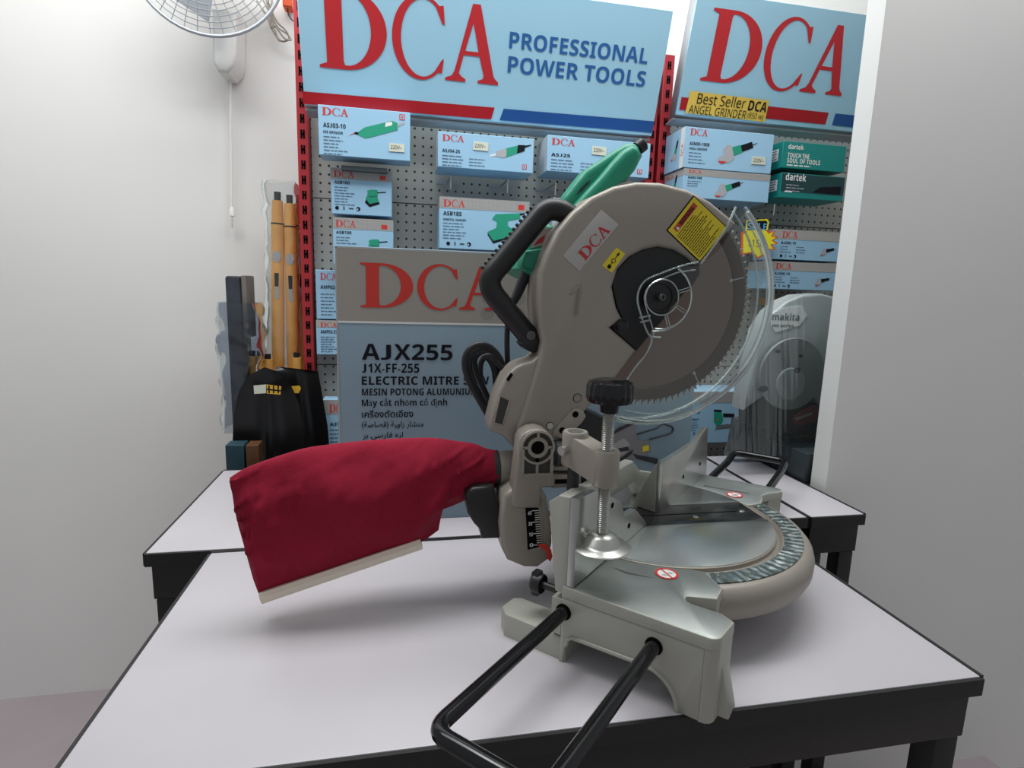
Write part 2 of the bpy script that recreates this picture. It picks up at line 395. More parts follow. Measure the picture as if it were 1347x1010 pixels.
# hub and centre skirt under the turntable
m.lathe(B(TU, 0, 0), Z, [(0, .062), (.13, .062), (.14, .055), (.14, .02), (.13, .015), (0, .015)], cast, 48)
m.box(B(0, 0, .02)-V((.16, .10, 0))*.4, B(0, 0, .055)+V((.16, .10, 0))*.4, cast)
# rear feet
for u0, u1 in ((-.238, -.196), (.19, .232)):
    pts = [(u0, -.006), (u0, -.085), (u0+.012, -.098), (u1-.006, -.098), (u1, -.09), (u1, -.006)]
    m.prism([B(u, w, .027) for u, w in pts][::-1], (0, 0, -.027), castl, .004)
# rear wall tying the wings
m.prism([B(-.240, -.012, .070), B(.232, -.012, .070), B(.232, -.012, .03), B(.1, -.012, .045), B(-.1, -.012, .045), B(-.240, -.012, .03)], -W*.012, castl)
base = m.build('base', saw)
for s in (-1, 1):
    # dark sockets the rods slide into
    for w in (-.009, .0895): m = MB(); m.lathe(B(-.2405 if s < 0 else .2365, w, .058), U*s, [(.0088, 0), (.0088, .0015), (.0065, .0015)], hole, 20); m.build('rod_socket', base)
# prohibition signs and engraved lines on the wing tops
def nosign(px):
    m = MB(); p = atZ(*px, TZ+zt); f = Face(m, p, W, U)
    r = .0125; n = 28
    f.disc(0, 0, r*.82, white, 1, 24)
    for i in range(n):
        a, b = 2*math.pi*i/n, 2*math.pi*(i+1)/n
        f.poly([(r*math.cos(a), r*math.sin(a)), (r*math.cos(b), r*math.sin(b)), (r*.8*math.cos(b), r*.8*math.sin(b)), (r*.8*math.cos(a), r*.8*math.sin(a))], redp, 2)
    f.poly([(-.0095, .0058), (-.0085, .0072), (.0095, -.0058), (.0085, -.0072)], redp, 2)
    f.poly([(-.004, -.006), (.0, -.0065), (.003, -.004), (-.002, -.002)], pgrey, 1.5); f.poly([(0, .002), (.004, .001), (.006, .005), (.001, .006)], pgrey, 1.5)
    m.build('warning_sticker', base, 0)
nosign((877, 755)); nosign((966, 651))
for L_ in ([(805, 746), (824, 752), (862, 761), (824, 754)], [(926, 638), (986, 648.5), (985, 649.5), (926, 639.5)]):
    m = MB(); f = Face(m, B(0, 0, zt), W, U); f.ppoly(L_, mat('engraved', (.10, .10, .09), .7)); m.build('engraved_line', base, 0)
# --- turntable
m = MB()
c = B(TU, 0, 0)
m.lathe(c, Z, [(0, .0862), (.1495, .0862), (.1505, .0855), (.1510, .081), (.1545, .0795), (.1565, .0815), (.158, .084), (.1835, .0835), (.1885, .082), (.1935, .0765), (.1960, .068), (.1955, .055), (.191, .046), (.182, .043), (.15, .043), (.145, .0625)], cast, 96, -90, 90, ref=W)
m.lathe(c, Z, [(0, .0862), (.145, .0862), (.145, .07), (0, .07)], cast, 48, 90, 270, ref=W)
tt = m.build('turntable', saw, 40)
m = MB()
# machined disc, in two halves either side of the kerf insert
def half(sgn):
    y0 = .0335; r = .1493; pts = []
    a0 = math.degrees(math.asin(y0/r))
    for p in arc(0, 0, r, a0, 180-a0, 40): pts.append((p[0], p[1]*sgn))
    return pts
for sg in (1, -1):
    pts = half(sg)
    if sg < 0: pts = pts[::-1]
    m.prism([c+V((x, y, .0872)) for x, y in pts], (0, 0, -.0012), alu, .0002)
m.build('machined_disc', tt, 30)
m = MB()
m.box(c+V((-.150, -.0325, .0868)), c+V((.1445, .0325, .0858)), mat('kerf_dark', (.035, .035, .035), .14, .4), .0003)
m.box(c+V((-.14, -.0015, .0869)), c+V((.12, .0015, .0866)), hole)
for x, y in ((.05, -.012), (-.06, .018), (.128, 0)): m.lathe(c+V((x, y, .0869)), Z, [(.004, 0), (.0035, .0004), (.0018, .0002), (0, .0002)], steel, 16)
m.build('kerf_insert', tt, 30)
# ribbed foil detent band on the front rim
m = MB(); G = []; n = 260
for i in range(n+1):
    a = math.radians(-84+168*i/n); row = []
    for j in range(7):
        r = .1595+.0225*j/6; h = .0848+(.0007*math.sin(i*1.05)*(.7+.6*noise.noise(V((i*.12, j*.3, 0)))) if 0 < j < 6 else 0)+.0012*noise.noise(V((i*.33, j*.8, 5)))
        row.append(c+(W*math.cos(a)+U*math.sin(a))*r+Z*(h))
    G.append(row)
m.grid(G, mat('foil', (.55, .61, .59), .22, 1), True); m.build('detent_band', tt, 25)
# --- fence
m = MB()
nf = [(-.2385, .0865), (-.2385, .183), (-.196, .180), (-.128, .148), (-.112, .124), (-.079, .122), (-.046, .098), (-.036, .0875)]
m.prism([B(u, 0, z) for u, z in nf], -W*.008, steel, .0012)
m.prism([B(-.2385, -.008, .183), B(-.2385, -.008, .0765), B(-.2385, -.022, .0765), B(-.2385, -.034, .172), B(-.2385, -.022, .182)], U*.045, castl, .002)
m.prism([B(-.196, -.008, .178), B(-.13, -.008, .145), B(-.13, -.02, .145), B(-.196, -.03, .172)], -Z*.05, castl, .002)
fen = m.build('fence', saw, 30)
for u, z in ((-.152, .150), (-.15, .105), (-.098, .107)):
    m = MB(); m.lathe(B(u, .0001, z), W, [(0, .0003), (.0034, .0003), (.0034, 0)], hole, 14); m.build('bolt_hole', fen)
m = MB()
ff = [onB(p) for p in ((868.5, 677), (872.5, 608), (876, 606.5), (899, 592), (914, 582), (929, 562), (931.5, 562), (929.5, 626))]
m.prism(ff[::-1], -W*.008, steel, .0012)
m.prism([B(.012, -.008, .16), B(.012, -.008, .087), B(.02, -.045, .087), B(.02, -.03, .12)], U*.006, castl, .001)
m.prism([B(.18, -.008, .15), B(.18, -.008, .087), B(.18, -.04, .087)], U*.006, castl, .001)
fen2 = m.build('fence', saw, 30)
for p in ((899, 627), (921, 610)): m = MB(); m.lathe(onB(p, .0002), W, [(0, .0003), (.0032, .0003), (.0032, 0)], hole, 14); m.build('bolt_hole', fen2)
# rear bridge behind the fence
m = MB()
m.prism([B(u, -.062, z) for u, z in ((-.150, .087), (-.150, .135), (-.120, .152), (.02, .152), (.05, .13), (.19, .087), (.06, .0872), (.03, .118), (-.09, .118), (-.11, .0872))], W*.016, castl, .003, back=True)
m.prism([B(-.15, -.035, .087), B(-.15, -.035, .14), B(-.135, -.035, .14), B(-.12, -.035, .087)], -W*.03, castl, .002)
m.build('rear_bridge', saw, 35)
# --- support loops
def loop(sg, L, up):
    m = MB(); u0 = .226*sg; P = [B(u0, -.009, .058), B(u0+(L-.05)*sg, -.009, .058+up*.2), B(u0+L*sg, -.009, .058+up), B(u0+L*sg, .0895, .058+up), B(u0+(L-.05)*sg, .0895, .058+up*.2), B(u0, .0895, .058)]
    m.tube(fillet(P, .016, 6), .0070, blkg, 18); return m.build('support_rod', saw)
loop(-1, .217, 0); loop(1, .245, .012)
# locking thumb screw of the loop at the rear
m = MB()
a, b = B(-.212, -.012, .062), B(-.212, -.052, .062)
m.cyl(a, b, .0042, blk, 14); m.lathe(b, -W, [(.0105, 0), (.0115, .002), (.0115, .010), (.009, .013), (0, .013)], blk, 20)
m.prism([b-W*.003+U*x+Z*z for x, z in ((-.005, -.014), (.005, -.014), (.008, -.004), (.004, 0), (.008, .004), (.005, .014), (-.005, .014), (-.007, .004), (-.004, 0), (-.007, -.004))], -W*.010, blk, .002, back=True)
m.build('thumb_screw', saw)
# --- vise clamp
m = MB(); A = B(-.2135, .017, 0)
m.tube([A+Z*(.140+.150*i/140) for i in range(141)], [.0064 if i % 2 else .0052 for i in range(141)], zinc, 20)
m.cyl(A+Z*.132, A+Z*.142, .0045, blk, 14)
vr = m.build('vise_screw', saw, 15)
m = MB(); prof = [(0, .3035), (.017, .3035), (.0220, .3015), (.0240, .298), (.0240, .286), (.022, .2815), (.010, .2800), (.009, .271), (0, .271)]
m.lathe(A, Z, prof, blkg, 112)
for v in m.bm.verts:
    d = V((v.co.x-A.x, v.co.y-A.y, 0)); zz = v.co.z-A.z
    if .284 < zz < .3015 and d.length > .02:
        d2 = d*(1-.05*max(0, math.cos(16*math.atan2(d.y, d.x)))); v.co.x = A.x+d2.x; v.co.y = A.y+d2.y
m.build('vise_knob', saw, 30)
m = MB(); m.lathe(A, Z, [(.006, .144), (.010, .1435), (.0155, .1405), (.0195, .133), (.022, .131), (.029, .130), (.0305, .1285), (.029, .1275), (.018, .1275), (0, .128)], zinc, 48)
m.build('vise_pad', saw, 40)
m = MB()
pst = B(-.205, -.024, 0)
m.lathe(A, Z, [(.0065, .232), (.0125, .232), (.0135, .230), (.0135, .196), (.0125, .1945), (.0065, .1945)], cast, 32)
m.lathe(pst, Z, [(0, .243), (.0125, .243), (.0138, .241), (.0138, .208), (.0125, .206), (0, .206)], cast, 32)
d = (A-pst); d.z = 0; d.normalize(); nn = V((-d.y, d.x, 0))
m.prism([pst+nn*.0125+Z*.241, pst-nn*.0125+Z*.241, A-nn*.0125+Z*.230, A+nn*.0125+Z*.230], -Z*.034, cast, .002)
m.lathe(pst, Z, [(0, .2434), (.0085, .2434)], mat('socket_dark', (.10, .10, .09), .5), 24)
m.cyl(pst+Z*.225-nn*.022, pst+Z*.225-nn*.012, .005, steel, 12)
m.build('vise_arm', saw, 40)
m = MB(); m.cyl(pst+Z*.08, pst+Z*.2065, .0065, rub, 16); m.build('vise_post', saw)
# --- head: pivot column and bevel housing (a little this side of the blade plane)
YH = .655
def H(px, Y=YH): return atY(px[0], px[1], Y)
def Hs(pxs, Y=YH): return [atY(x, y, Y) for x, y in pxs]
m = MB()
# housing
hous = Hs([(662, 652), (677, 642), (712, 641), (720, 655), (726, 690), (727, 715), (722, 737), (708, 747), (690, 747), (668, 738), (660, 722), (657, 690)], .648)
m.prism(hous, (0, .075, 0), cast, .006, 3)
m.build('bevel_housing', saw, 50)
m = MB()
colm = Hs([(683, 580), (687, 572), (697, 566), (708, 564), (719, 567), (727, 575), (729, 590), (728, 640), (712, 641), (711, 668), (692, 668), (678, 668), (674, 664), (677, 632), (680, 610)], .640)
m.prism(colm, (0, .028, 0), cast, .003, 3)
pc = H((707, 588), .6395)
ny = V((0, -1, 0))
m.lathe(pc, ny, [(.0205, -.002), (.0205, .003), (.0190, .0035), (.0178, .003), (.0178, .0002)], cast, 40)
m.lathe(pc, ny, [(.0082, 0), (.0082, .003), (.0105, .0035), (.0125, .003), (.0125, 0)], cast, 40)
for a in (0, 90, 180, 270):
    d = V((math.cos(math.radians(a)), 0, math.sin(math.radians(a)))); t = V((-d.z, 0, d.x)) if d.x else V((1, 0, 0))
    m.prism([pc+d*.012+t*.0015+ny*.003, pc+d*.0185+t*.0015+ny*.003, pc+d*.0185-t*.0015+ny*.003, pc+d*.012-t*.0015+ny*.003], -ny*.004, cast)
for x, sg in ((.0183, 1), (-.0183, -1)):
    m.box(pc+V((min(x, x-.0025*sg), -.003, -.032)), pc+V((max(x, x-.0025*sg), .001, 0)), cast)
m.box(pc+V((-.0195, -.003, -.0345)), pc+V((.0195, .001, -.0315)), cast)
m.box(pc+V((-.0015, -.003, -.032)), pc+V((.0015, .001, -.012)), cast)
pv = m.build('pivot_column', saw, 40)
m = MB()
m.lathe(pc, ny, [(0, .0006), (.0083, .0006)], hole, 30)
dk = mat('recess_grey', (.045, .042, .038), .7)
for a in (3, 93, 183, 273): m.lathe(pc, ny, [(.0126, .0005), (.0177, .0005)], dk, 12, a+3, a+81, ref=(1, 0, 0))
m.poly([pc+V((-.0158, -.0004, -.0312)), pc+V((-.0016, -.0004, -.0312)), pc+V((-.0016, -.0004, -.012)), pc+V((-.0158, -.0004, -.006))], dk)
m.poly([pc+V((.0016, -.0004, -.0312)), pc+V((.0158, -.0004, -.0312)), pc+V((.0158, -.0004, -.006)), pc+V((.0016, -.0004, -.012))], dk)
m.build('pivot_recess', pv, 0)
# bevel scale and pointer
m = MB(); fc = Face(m, H((690, 724), .6478), (1, 0, 0), Z)
fc.ppoly([(688, 659), (710, 659), (715, 722), (690, 727)], cast, .8)
fc.ppoly([(691, 667.5), (708.5, 667.5), (712.5, 718), (694, 723)], hole, 1.5)
for i in range(16):
    y = 671+3*i; L = 6 if i % 5 else 10; x1 = 708.6+(y-667)*.075
    fc.ppoly([(x1-L, y), (x1, y-.5), (x1, y+.5), (x1-L, y+1)], white, 2)
for i, t in enumerate(('45', '30', '15', '0')): fc.ptext(t, (694+i*.8, 677+i*14), (699+i*.8, 677+i*14), 4.5, white, .01, 2)
m.build('bevel_scale', saw, 0)
m = MB(); m.prism(Hs([(707, 717), (718, 716), (725, 723), (727, 732), (724, 739), (720, 735), (719, 726)], .640), (0, .002, 0), redp, .0005); m.build('bevel_pointer', saw)
# bevel lock lever
m = MB()
m.prism(Hs([(612, 650), (622, 642), (650, 640), (655, 655), (662, 680), (664, 705), (661, 709), (634, 710), (631, 697), (624, 690), (615, 676)], .660), (0, .038, 0), blk, .005, 3, back=True)
m.build('bevel_lock_lever', saw, 50)
# dust port
m = MB(); c0, c1 = H((654, 616), .70), H((690, 614), .70)
ax = (c1-c0); L = ax.length
m.lathe(c0, ax, [(.0200, -.004), (.0222, -.004), (.0222, L), (.0200, L)], cast, 40)
m.prism(Hs([(657, 637), (690, 637), (690, 665), (660, 668), (655, 655)], .685), (0, .03, 0), cast, .003)
m.build('dust_port', saw, 40)
m = MB(); m.lathe(c0, ax, [(.0223, -.006), (.0236, -.005), (.0236, .001), (.0223, .0015)], rub, 40); ring = m.build('port_collar', saw)
# stop bars to the right of the column
m = MB()
m.prism(Hs([(727, 611), (766, 611), (766, 619), (727, 619)], .668), (0, .02, 0), cast, .001)
m.prism(Hs([(727, 624), (764, 624), (764, 640), (727, 642)], .668), (0, .02, 0), cast, .001)
m.build('stop_bar', saw, 30)
m = MB(); m.prism(Hs([(730, 630.5), (752, 630), (752, 635.5), (730, 636.5)], .6676), (0, .0005, 0), hole)
m.prism(Hs([(727, 619), (766, 619), (766, 624), (727, 624)], .674), (0, .002, 0), dk)
q = H((760, 631), .6675); m.lathe(q, ny, [(0, 0), (.0025, 0)], hole, 14); m.build('stop_slot', saw, 0)
m = MB(); q = H((735, 596), .672); m.lathe(q, (1, 0, 0), [(0, -.008), (.013, -.008), (.0165, -.005), (.0165, .007), (.013, .010), (0, .010)], mat('knob_grey', (.05, .055, .055), .5), 32); m.build('stop_knob', saw, 40)
m = MB(); m.prism(Hs([(738, 575), (772, 540), (800, 552), (800, 612), (738, 612)], .700), (0, .05, 0), blk, .003); m.build('spring_cover', saw)
m = MB(); m.prism(Hs([(764, 608), (776, 606), (776, 655), (765, 660)], .720), (0, .014, 0), rub, .002); m.build('stop_post', saw)
# --- main guard casting
YG = .672
outer = [(707.5, 400), (710, 358), (718, 334), (733, 303), (753, 279), (778, 258.5), (808, 244.5), (838, 238.5), (870, 239.5), (905, 248.5), (935, 264), (957, 282), (970, 293), (956, 308), (926, 345), (917, 349)]
inner = [(905, 338), (888, 328), (867, 324), (848, 328), (829, 338), (814, 354), (806.5, 377), (812, 404), (820, 420), (804, 431), (838, 461)]
low = [(812, 496), (772, 540), (746, 573), (730, 582), (722, 600), (684, 600), (676, 590), (680, 560), (690, 530), (700, 500), (710, 468), (714, 450), (710, 430)]
m = MB()
m.prism(Hs(outer+inner+low, YG), (0, .062, 0), cast, .0065, 3)
guard = m.build('blade_housing', saw, 50)
# shallow back rim of the housing seen along its left side
m = MB(); m.tube(smooth_path(Hs([(703, 505), (712, 470), (716, 448), (709, 425), (706, 395), (709, 355), (720, 326), (738, 297), (760, 272), (790, 252), (830, 240.5)], YG+.03), 6), .0035, cast, 10)
m.build('housing_lip', guard)
# rear bracket ear left of the column
m = MB()
m.prism(Hs([(711, 466), (700, 475), (688, 478), (678, 483), (665, 496), (654, 520), (644, 560), (646, 568), (660, 573), (673, 586), (690, 590), (700, 540)], .676), (0, .045, 0), cast, .006, 3)
m.build('rear_bracket', saw, 50)
m = MB(); m.prism(Hs([(658, 522), (670, 527), (661, 558), (650, 555)], .6755), (0, .001, 0), dk, 0)
m.tube(Hs([(658, 521), (670.5, 526.5), (661.5, 559), (649.5, 556)], .6755), .0011, cast, 6, closed=True)
m.prism(Hs([(666, 499), (672, 490), (675, 493), (669, 502)], .6755), (0, .001, 0), hole); m.build('bracket_window', saw, 0)
# stepped web and link plate
m = MB()
m.prism(Hs([(755, 538), (762, 537), (768, 541), (771, 548), (766, 556), (748, 573), (738, 577), (727, 573), (729, 566)], YG-.003), (0, .004, 0), cast, .0012)
m.build('link_plate', guard, 40)
for x, y in ((757, 545), (739.5, 566)): m = MB(); m.lathe(H((x, y), YG-.0033), ny, [(0, .0002), (.0040, .0002)], hole, 18); m.build('link_hole', guard, 0)
for x, y, r in ((759.5, 523.5, .0048), (723.5, 560, .0042)):
    m = MB(); q = H((x, y), YG); m.lathe(q, ny, [(r, 0), (r, .0012), (r*.8, .0012), (r*.75, .0003), (0, .0003)], steel if r < .0045 else cast, 24)
    m.lathe(q, ny, [(r*1.02, .0001), (r*1.2, .0001)], hole, 24)
    m.build('guard_bolt', guard, 40)
m = MB()
gp = [(764.5, 373), (757, 376), (748.5, 386), (750, 388), (758, 383), (753, 412), (757, 417), (761, 412), (764.5, 385)]
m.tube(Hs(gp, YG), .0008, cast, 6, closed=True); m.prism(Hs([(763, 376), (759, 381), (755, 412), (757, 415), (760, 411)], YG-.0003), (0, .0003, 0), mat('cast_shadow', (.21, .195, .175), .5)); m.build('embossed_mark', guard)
# plates and stickers
f0 = Face(None, H((740, 337), YG), (1, 0, 0), Z)
def sticker(name, quad, m1, edge=None, th=.0006, bord=None):
    m = MB(); pts = Hs(quad, YG-th); m.prism(pts[::-1] if False else pts, (0, th, 0), m1, .0003)
    f = Face(m, pts[0], (1, 0, 0), Z); f.o = V((0, YG-th, 0)); return m, f
m, f = sticker('logo_plate', [(791, 275.5), (814, 295.5), (762, 357), (740.5, 336.5)], mat('plate_silver', (.47, .45, .43), .3, .3), th=.001)
p0, p1 = f.uv((764, 340)), f.uv((797, 301)); rot = math.atan2(p1[1]-p0[1], p1[0]-p0[0])
f.dca(*f.uv((769.5, 343.5)), .0132, .0472, red, 1.5, rot); 
m.build('logo_plate', guard, 30)
m, f = sticker('arrow', [(811, 325.5), (822.5, 333.5), (805, 359), (792, 349)], yellow)
a, b = f.uv((801, 351)), f.uv((815, 332)); d = V((b[0]-a[0], b[1]-a[1])); d2 = d.normalized(); n2 = V((-d2.y, d2.x))
def q(t, k): p = V(a)+d*t+n2*k; return (p.x, p.y)
f.poly([q(.1, -.0004), q(.85, -.0004), q(.85, .0004), q(.1, .0004)], ink, 1.5); f.poly([q(.8, -.0016), q(1.02, 0), q(.8, .0016)], ink, 1.5)
f.disc(*q(.42, 0), .0027, ink, 1.6); f.disc(*q(.42, 0), .0018, yellow, 1.8); f.poly([q(-.08, -.0022), q(.12, -.0022), q(.12, .0022), q(-.08, .0022)], ink, 1.5)
m.build('direction_sticker', guard, 0)
wq = [(912.5, 256.5), (957.5, 299.5), (920.5, 345.5), (876.5, 303)]
m, f = sticker('warn', wq, ink)
uvq = [V(f.uv(p)) for p in wq]; cen = sum(uvq, V((0, 0)))/4
inn = [cen+(p-cen)*.95 for p in uvq]; f.poly([tuple(p) for p in inn], yellow, 1)
ex = inn[0]-inn[3]; ey = inn[3]-inn[2]      # reading direction lower-left to upper-right ; lines step to the lower-right
def wl(s, t): p = inn[3]+ex*s+(inn[2]-inn[3])*t; return (p.x, p.y)
f.poly([wl(.12, .07), wl(.90, .07), wl(.90, .19), wl(.12, .19)], mat('header_red', (.50, .05, .03), .5), 1.5)
f.text('WARNING', *wl(.30, .175), .0052, ink, ex.length*.5, .01, 2, math.atan2(ex.y, ex.x)); f.poly([wl(.15, .175), wl(.235, .175), wl(.19, .085)], white, 2)
random.seed(7)
for i in range(15):
    t = .235+i*.049; s = .05
    end = random.uniform(.55, .95)
    while s < end:
        w = random.uniform(.03, .09); f.poly([wl(s, t), wl(min(s+w, end), t), wl(min(s+w, end), t+.020), wl(s, t+.020)], ink, 1.5); s += w+.014
m.build('warning_label', guard, 0)
# --- blade
bc = V((.3105, .698, 1.1328))
m = MB(); NT = 100; r0, r1 = .1322, .1386; ring_ = []
for i in range(NT):
    a = -2*math.pi*i/NT; da = 2*math.pi/NT
    for t, r in ((0, r1), (.22, r1-.0008), (.30, r0), (.75, r0+.0003), (.97, r1-.0025)):
        ring_.append(bc+V((math.cos(a-t*da), 0, math.sin(a-t*da)))*r+V((0, -.0013, 0)))
m.prism(ring_, (0, .0026, 0), bladem)
blade = m.build('saw_blade', saw, 20)
m = MB()
for i in range(NT):
    a = -2*math.pi*(i+.1)/NT; d = V((math.cos(a), 0, math.sin(a))); t = V((d.z, 0, -d.x))
    m.prism([bc+d*(r1+.0004)+t*.0010+ny*.0017, bc+d*(r1+.0004)-t*.0010+ny*.0017, bc+d*.1342-t*.0008+ny*.0017, bc+d*.1342+t*.0008+ny*.0017], -ny*.0034, toothm)
o_ = m.build('carbide_tips', blade, 0); o_['kind'] = 'stuff'
for p, q_ in (((961.5, 369), (978.5, 365)), ((913, 490.5), (921, 508))):
    m = MB(); a, b = H(p, bc.y-.0014), H(q_, bc.y-.0014); d = (b-a).normalized(); t = V((-d.z, 0, d.x))
    m.prism([a+t*.0007, b+t*.0007, b-t*.0007, a-t*.0007], (0, -.0002, 0), pgrey); m.lathe(a, ny, [(0, .0003), (.0022, .0003)], pgrey, 16)
    m.build('expansion_slot', blade, 0)
m = MB(); m.lathe(bc, ny, [(.115, .0013), (.1150, .0014), (.1320, .0014)], mat('blade_rim', (.10, .078, .068), .4, .5), 80); m.build('dark_rim', blade, 0)
# black centre cover and arbor
YC = .678
m = MB()
m.prism(Hs([(806, 377), (807, 366), (814, 353), (829, 337), (848, 327.5), (867, 323.5), (888, 327), (905, 337), (920, 349), (921, 360), (912, 374), (900, 386), (884, 404), (873, 420), (857, 438), (838, 461), (804, 431), (820, 420), (812, 404)], YC), (0, .012, 0), mat('cover_black', (.007, .007, .008), .45), .001)
m.build('centre_cover', saw)
m = MB(); q = H((816, 428), YC); m.lathe(q, ny, [(.0105, 0), (.0105, .002), (.0085, .003), (.0085, .007), (.006, .0085), (0, .0085)], blkg, 6); m.lathe(q, ny, [(.0098, 0), (.0098, .0025), (.007, .0025)], blk, 24); m.build('cover_bolt', saw, 30)
m = MB(); q = H((871, 391), .660); m.lathe(q+V((0, .03, 0)), ny, [(.0195, 0), (.0195, .022), (.0185, .024), (.0165, .024), (.0160, .0225), (0, .0225)], blk, 48)
m.lathe(q, ny, [(.0048, -.008), (.0048, .001), (.004, .002), (.0024, .002), (.0024, -.001), (0, -.001)], mat('bolt_dark', (.12, .12, .12), .3, .8), 20); m.build('arbor_bolt', saw, 40); q_arb = q.copy()
# --- clear lower guard
m = MB()
YA, YB = .668, .715
ra = .1605
def cp(r, a, Y): return V((bc.x+r*math.cos(math.radians(a)), Y, bc.z+r*math.sin(math.radians(a))))
n = 60; G = []
for i in range(n+1):
    a = 46-152*i/n
    G.append([cp(r, a, Y) for r, Y in ((.1395, YA), (.150, YA), (.156, YA+.003), (.1600, YA+.009), (ra, YA+.016), (ra, YB-.006), (.1585, YB))])
m.grid(G, plas)
# face sheet between the straight edge and the rim
fs_ = [H((921, 349), YA), H((945, 330), YA)]+[cp(.1395, 46-152*i/n, YA) for i in range(n+1)]+[H((826, 500), YA), H((838, 481), YA), H((852, 462), YA), H((856, 442), YA)]+[V((q_arb.x, YA, q_arb.z))+V((math.cos(math.radians(a))*.042, 0, math.sin(math.radians(a))*.042)) for a in range(-105, 75, 15)]
m.poly(fs_, plas)
lg = m.build('lower_guard', saw, 60)
m = MB()
m.tube([cp(.1535, 45-150*i/n, YA-.0005) for i in range(n+1)], .0016, plash, 8)
m.tube([cp(.1602, 46-152*i/n, YA+.014) for i in range(n+1)], .0024, plash, 8)
m.tube([cp(.1440, 40-145*i/n, YA-.0005) for i in range(n+1)], .0008, plash, 6)
m.tube([cp(.1600, 46-152*i/n, YB-.004) for i in range(n+1)], .0014, plash, 8)
m.tube([cp(.1602, 46, YA+.014), cp(.1535, 46, YA)], .002, plash, 8)
m.tube(Hs([(968, 272), (957, 297), (940, 322), (922, 347)], YA), .0012, plash, 6)
m.build('guard_rim', lg)
m = MB(); hc = V((q_arb.x, YA-.008, q_arb.z))
def hp(r, a, y=0): return hc+V((math.cos(math.radians(a))*r, y, math.sin(math.radians(a))*r))
m.tube([hp(.0385, a) for a in range(-100, 66, 6)], .0010, plash, 6); m.tube([hp(.0415, a, .006) for a in range(-100, 66, 6)], .0009, plash, 6)
m.tube([hp(.0215, a) for a in range(0, 360, 12)], .0009, plash, 6, closed=True)
for a in (18, -28, -72):
    for da in (-2.5, 2.5): m.tube([hp(.0215, a+da*1.6), hp(.0390, a+da)], .0007, plash, 6)
m.tube(smooth_path(Hs([(919, 344), (895, 350), (868, 360), (850, 368), (841, 380), (838.5, 395), (843, 414), (851, 436), (857, 445), (855, 455), (848, 468), (838, 480), (824, 500)], YA-.006), 5), .0012, plash, 8)
m.tube(smooth_path(Hs([(915, 355), (893, 358), (872, 366), (856, 374), (848, 388), (850, 405), (858, 430), (860, 440)], YA-.006), 5), .0010, plash, 8)
m.tube(Hs([(855, 442.5), (870, 443.5)], YA-.006), .001, plash, 6); m.tube(Hs([(841, 418), (855, 415)], YA-.006), .0014, plash, 6); m.tube(Hs([(842, 424), (856, 421)], YA-.006), .0012, plash, 6)
m.build('guard_ribs', lg)
# --- black carry handle
def ribbon(name, px, Y, r, mt, flat=.75, n=8, mid=None, seg=14, tap=None):
    m = MB(); P = smooth_path(Hs(px, Y), n); k = len(P)
    rr = [(r if tap is None else r*(tap[0]+(tap[1]-tap[0])*i/(k-1))) for i in range(k)]
    m.tube(P, rr, mt, seg); return m
m = ribbon('', [(772, 312), (757, 291), (742, 279), (727, 275.5), (715, 280), (700, 297), (680, 321), (662, 343), (648, 360), (644.5, 372), (649, 386), (664, 405), (680, 424), (696, 443)], .700, .0133, blk)
for i in range(15):
    p = H((699.5-64*i/14, 274.5+78*i/14), .700); m.lathe(p, (-.77, 0, .63), [(.0022, -.006), (.0022, .0022), (.0012, .0032), (0, .0032)], blk, 8)
m.prism(Hs([(684, 452), (704, 434), (713, 448), (712, 462), (702, 465), (690, 459)], .688), (0, .026, 0), blk, .004)
m.build('carry_handle', saw, 60)
m = MB(); p = H((698, 441), .686); m.lathe(p, ny, [(.0055, -.002), (.0055, .002), (.003, .002), (.003, .0005), (0, .0005)], mat('bolt_dark', (.12, .12, .12), .3, .8), 16); m.build('handle_bolt', saw)
# --- green trigger handle (D shape) and motor
m = MB()
m.prism(Hs([(736, 268), (746.5, 253), (758.4, 237.4), (770.3, 222.6), (790, 209.7), (810, 196), (824, 188), (834, 186), (843, 190), (847.5, 204), (837.6, 223.5), (826, 237), (805, 262), (770, 300), (745, 300)], .712), (0, .034, 0), green, .009, 4, back=True)
m.prism(Hs([(757, 268), (776, 247), (790, 232), (806, 213), (820, 198), (832, 189.5), (841, 191.5), (846.5, 204), (838, 222), (822, 242), (800, 262), (770, 292), (752, 285)], .698), (0, .022, 0), green, .009, 4)
m.build('trigger_handle', saw, 60)
m = MB(); q2 = H((843, 192), .722); m.lathe(q2, V((.75, 0, .6)), [(.0085, -.006), (.0085, .004), (.006, .006), (0, .006)], blk, 24); m.build('handle_cap', saw, 40)
m = MB(); m.prism(Hs([(757.5, 257), (763, 248), (771, 240), (778, 236), (775, 241), (765, 252)], .7115), (0, .001, 0), mat('slot_shade', (.02, .05, .04), .5), .0003); m.build('handle_slot_inset', saw)  # dark inset colour standing in for the shaded slot through the handle
m = MB()
m.prism(Hs([(706, 299), (716, 292), (735, 297), (745, 306), (740, 340), (722, 355), (706, 366), (692, 358), (686, 352), (690, 330)], .716), (0, .13, 0), green, .010, 4)
m.prism(Hs([(691, 330), (718, 325), (722, 331), (716, 348), (710, 356), (688, 352), (686, 348)], .711), (0, .03, 0), green, .003)
m.build('motor_housing', saw, 50)
m = MB(); fp = Hs([(708, 301), (728, 299), (716, 322), (697, 327)], .7155); m.prism(fp, (0, .001, 0), mat('plate_silver', (.47, .45, .43), .3, .3), .0003)
m.prism(Hs([(708, 315), (718, 308), (714, 319), (702, 323)], .7153), (0, .0004, 0), redp); m.build('rating_plate', saw, 0)
